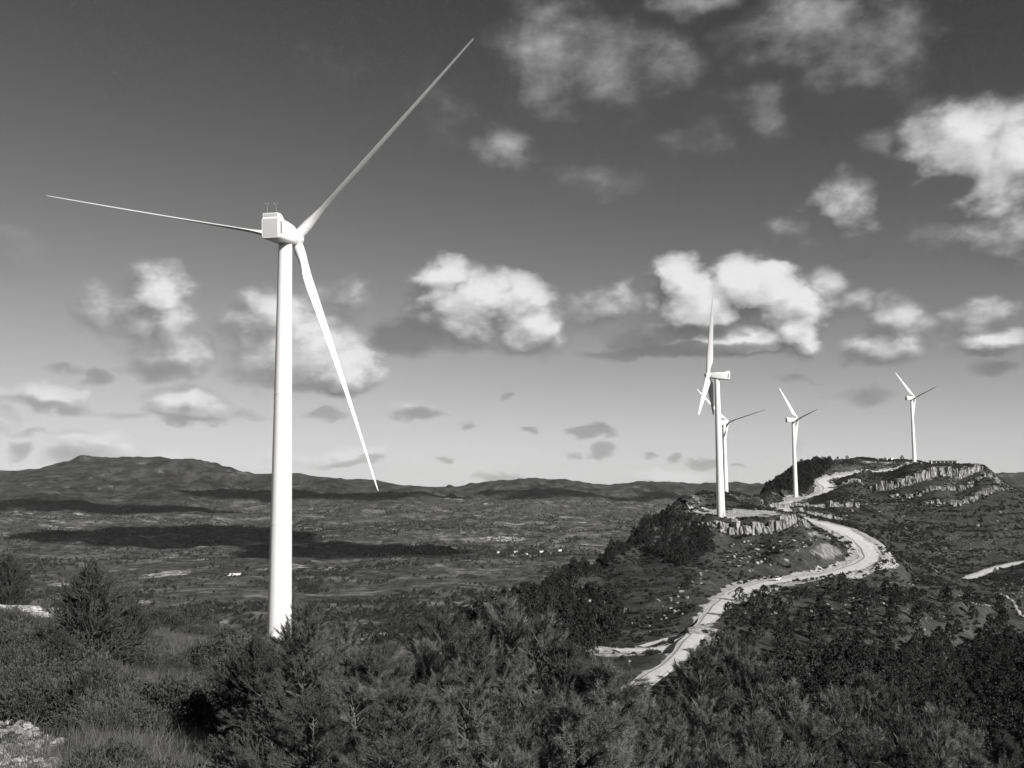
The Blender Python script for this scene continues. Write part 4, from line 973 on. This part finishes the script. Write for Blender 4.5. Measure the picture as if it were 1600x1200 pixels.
for i, (px, py, w_, d_, h_, rz, lb) in enumerate([(846, 863, 12, 8, 5, .2, 'leftmost white house of the valley hamlet'), (862, 866, 9, 8, 5, -.3, 'small house right of the leftmost hamlet house'), (779, 864, 11, 7, 5, .4, 'lone white house left of the hamlet'),
   (800, 868, 9, 7, 4, 0, 'white cottage on the track left of the hamlet'), (806, 864, 12, 8, 6, .1, 'larger white house beside the cottage'), (822, 867, 9, 7, 5, .5, 'white house in the middle of the hamlet'), (828, 870, 7, 6, 4, -.2, 'lowest small house of the hamlet'), (898, 887, 10, 8, 6, .1, 'bright white house against the foot of the ridge'), (875, 861, 13, 8, 5, .3, 'pale house at the right end of the hamlet')]):
    house(lb, px, py, w_, d_, h_, rz)
q = rayhit(366, 899, 1200, 9000)
rt = thing('farm_shed', 'long bright farm shed in the valley left of the tall turbine tower', 'farm shed', (q.x, q.y, q.z - .5), .05)
B = MB(); B.box((0, 0, 2.4), (36, 10, 4.8)); link('wall', B.mesh('wall', M_WALL), rt)
B = MB(); B.add([(-18.5, -5.6, 4.83), (18.5, -5.6, 4.83), (18.5, 5.6, 4.83), (-18.5, 5.6, 4.83), (-18.5, 0, 6.3), (18.5, 0, 6.3)], [(0, 1, 5, 4), (2, 3, 4, 5), (0, 4, 3), (1, 2, 5), (0, 3, 2, 1)]); link('roof', B.mesh('roof', M_WALL), rt)

def car(label, p, rz):
    rt = thing('car', label, 'car', tuple(p), rz, 'cars on the gravel road')
    B = MB(); sec = []
    for (y, w_, z0, z1) in ((-2.1, 1.5, .45, .75), (-2.0, 1.7, .3, .95), (-1.0, 1.78, .28, 1.0), (1.6, 1.78, .28, 1.0), (2.05, 1.7, .3, .9), (2.12, 1.5, .45, .7)):
        sec.append([Vector((-w_ / 2, y, z0)), Vector((w_ / 2, y, z0)), Vector((w_ / 2, y, z1 * .8)), Vector((w_ / 2 - .08, y, z1)), Vector((-w_ / 2 + .08, y, z1)), Vector((-w_ / 2, y, z1 * .8))])
    B.rings(sec); body = link('body', B.mesh('body', M_CAR, True, .5), rt)
    B = MB(); B.rings([[Vector((sx * w_ / 2, y, z)) for sx, z in ((-1, .98), (1, .98), (.86, z1), (-.86, z1))] for (y, w_, z1) in ((-1.25, 1.66, 1.0), (-.55, 1.6, 1.48), (.75, 1.6, 1.5), (1.75, 1.66, 1.02))]); link('windows', B.mesh('windows', M_GLASS), rt)
    B = MB(); B.box((0, .1, 1.52), (1.34, 1.5, .06)); link('roof', B.mesh('roof', M_CAR), rt)
    for sx in (-1, 1):
        for y in (-1.3, 1.3):
            B = MB(); B.rings([[Vector((sx * (.72 + dx), y + .33 * math.cos(a_), .33 + .33 * math.sin(a_))) for a_ in np.linspace(0, 6.2832, 14, endpoint=False)] for dx in (0, .2)]); link('wheel', B.mesh('wheel', M_TYRE), rt)
def on_road(px, D): 
    c = ROADS[0]['c']; a = dirv(px, 748)[0]; i = np.argmin((c[:, 0] / c[:, 1] - a) ** 2 * 4e5 + (c[:, 1] - D) ** 2 / 100); t = c[i + 1] - c[i]; return c[i] + (0, 0, .12), math.atan2(t[1], t[0])
p, ang = on_road(1207, 371); car('white car driving on the pale road below the knoll', p, ang - math.pi / 2)
p, ang = on_road(1398, 960); car('tiny white car on the upper road near the farthest turbine', p, ang - math.pi / 2)

# on the far mesa: low long building, pale material heaps and site cabins, round trees on the skyline
def on_skyline(px, d0=900, d1=1120):
    a = dirv(px, 748)[0]; D = np.linspace(d0, d1, 200); z = ground(a * D, D); i = int(np.argmax(z / D)); return Vector((a * D[i], D[i], z[i]))
q = on_skyline(1475, 930, 1060); g_ = q.z; rt = thing('low_building', 'long low dark building on the flat top right of the farthest turbine', 'building', (q.x, q.y, g_ - .2), .05)
B = MB(); B.box((0, 0, 1.3), (25, 5, 2.6)); link('wall', B.mesh('wall', M_CONC), rt); B = MB(); B.box((0, 0, 2.78), (27, 6.4, .3)); link('roof', B.mesh('roof', M_CONC), rt)
for i in range(6): B = MB(); B.box((-10 + i * 4, -2.52, 1.2), (3.0, .1, 1.9)); link('opening', B.mesh('opening', M_DARK), rt)
for sx in (-1, 1): B = MB(); B.box((sx * 13.1, -2.8, 1.3), (.5, .5, 2.6)); link('post', B.mesh('post', M_WALL), rt)
for px, py, D_, w_, h_, lb in ((1384, 722, 1010, 5, 2.6, 'larger white site cabin on the far mesa'), (1395, 723, 1006, 4, 2.2, 'smaller white site cabin nearest the farthest turbine'), (1374, 723, 1014, 3, 2.0, 'small white cabin left of the larger one')):
    q = on_skyline(px); q *= 1 - 26 / q.y; g_ = gz(q.x, q.y); rt = thing('site_cabin', lb, 'cabin', (q.x, q.y, g_ - .1), .3)
    B = MB(); B.box((0, 0, h_ / 2), (w_, 2.4, h_)); link('wall', B.mesh('wall', M_WALL), rt); B = MB(); B.box((0, 0, h_ + .07), (w_ + .3, 2.7, .12)); link('roof', B.mesh('roof', M_WALL), rt); B = MB(); B.box((w_ * .2, -1.22, h_ * .45), (.8, .08, h_ * .8)); link('door', B.mesh('door', M_DARK), rt)
for px, py, D_, s_, k, lb in ((1411, 712, 1012, .95, 3, 'round dark tree on the skyline left of the farthest turbine'), (1286, 717, 1030, 1.1, 1, 'round dark tree on the left part of the mesa skyline'), (1325, 716, 1060, .8, 3, 'small tree on the middle of the mesa skyline'), (1310, 720, 1040, .6, 0, 'low bush tree between the two skyline trees'), (1384, 713, 1070, .4, 2, 'tiniest tree on the mesa skyline'), (1156, 938, 305, .85, 1, 'round dark tree casting its shadow over the lower road'), (1140, 962, 275, .85, 3, 'dark tree at the right edge of the road below the round one'), (1100, 1030, 225, .6, 0, 'dark tree shading the near end of the road')):
    q = on_skyline(px) if py < 730 else pos(px, py, D_); g_ = gz(q.x, q.y); o = thing('pine_tree', lb, 'tree', (q.x, q.y, g_ - .2), px * .1); o.scale = (s_ * 1.15, s_ * 1.15, s_)
    for src in protos[k] if k in protos else list(protos.values())[0]: c_ = src.copy(); col.objects.link(c_); c_.parent = o
# low retaining walls of rubble round the pads and a dry stone wall on the right slope
def rubble(label, pts, h, seed, s0=.5, s1=1.2, name='stone_wall', cat='stone wall'):
    L = spline([(*at(px, D), 0) for px, D in pts], 200)[:, :2]; Z = ground(L[:, 0], L[:, 1]); r = random.Random(seed); c0 = Vector((L[100][0], L[100][1], Z[100]))
    rt = thing(name, label, cat, tuple(c0)); seg = np.r_[0, np.cumsum(np.linalg.norm(np.diff(L, axis=0), axis=1))]; s = 0; n_ = 0
    while s < seg[-1] and n_ < 280:
        i = min(np.searchsorted(seg, s), 199); k = r.uniform(s0, s1)
        o = link('stone', BS[r.randrange(6)], rt); o.location = Vector((L[i][0] + r.uniform(-.5, .5), L[i][1] + r.uniform(-.5, .5), Z[i] + .3 * h * r.random())) - c0; o.scale = (k * 1.3, k, k * .8); o.rotation_euler[2] = r.uniform(0, 6.28); s += k * .9; n_ += 1
rubble('dry stone wall curving over the slope at the right edge', [(1545, 452), (1562, 440), (1575, 420), (1580, 405), (1592, 396)], 1, 1, .8, 1.8)
rubble('line of pale stones along the path on the right slope', [(1490, 392), (1520, 396), (1545, 402), (1560, 404)], .6, 2, .5, 1.2)
rubble('heap of pale rubble edging the gravel pad of the knoll turbine', [(1100, 468), (1112, 470), (1124, 474), (1140, 476), (1160, 474)], 1.2, 3, 1.0, 2.2, 'rubble_heap', 'rubble heap')
rubble('stones thrown up along the outer edge of the road bend', [(1250, 372), (1310, 385), (1350, 400), (1372, 428), (1365, 452)], .5, 4, .5, 1.3, 'stone_row', 'stones')

# ------------------------------------------------------------------ thin autumn haze over the valley
mh = bpy.data.materials.new('haze'); mh.use_nodes = True; mh.node_tree.nodes.clear(); Hn = NT(mh.node_tree)
pv = Hn.n('ShaderNodeVolumePrincipled', i={'Color': (.9, .9, .9, 1), 'Density': HAZE, 'Anisotropy': .0})
ho = Hn.n('ShaderNodeOutputMaterial'); mh.node_tree.links.new(pv.outputs[0], ho.inputs['Volume'])
ZLO = min(v.co.z for v in bpy.data.meshes['hillside_ground'].vertices) - 1.5; ZHI = max(max(v.co.z for v in bpy.data.meshes['hillside_ground'].vertices), 140) + 10
hb = MB(); hb.box((0, 0, (ZLO + ZHI) / 2), (56000, 56000, ZHI - ZLO)); 
if HAZE > 0: link('haze', hb.mesh('haze', mh), kind='stuff', label='thin pale haze lying over the valley and the far mountains')
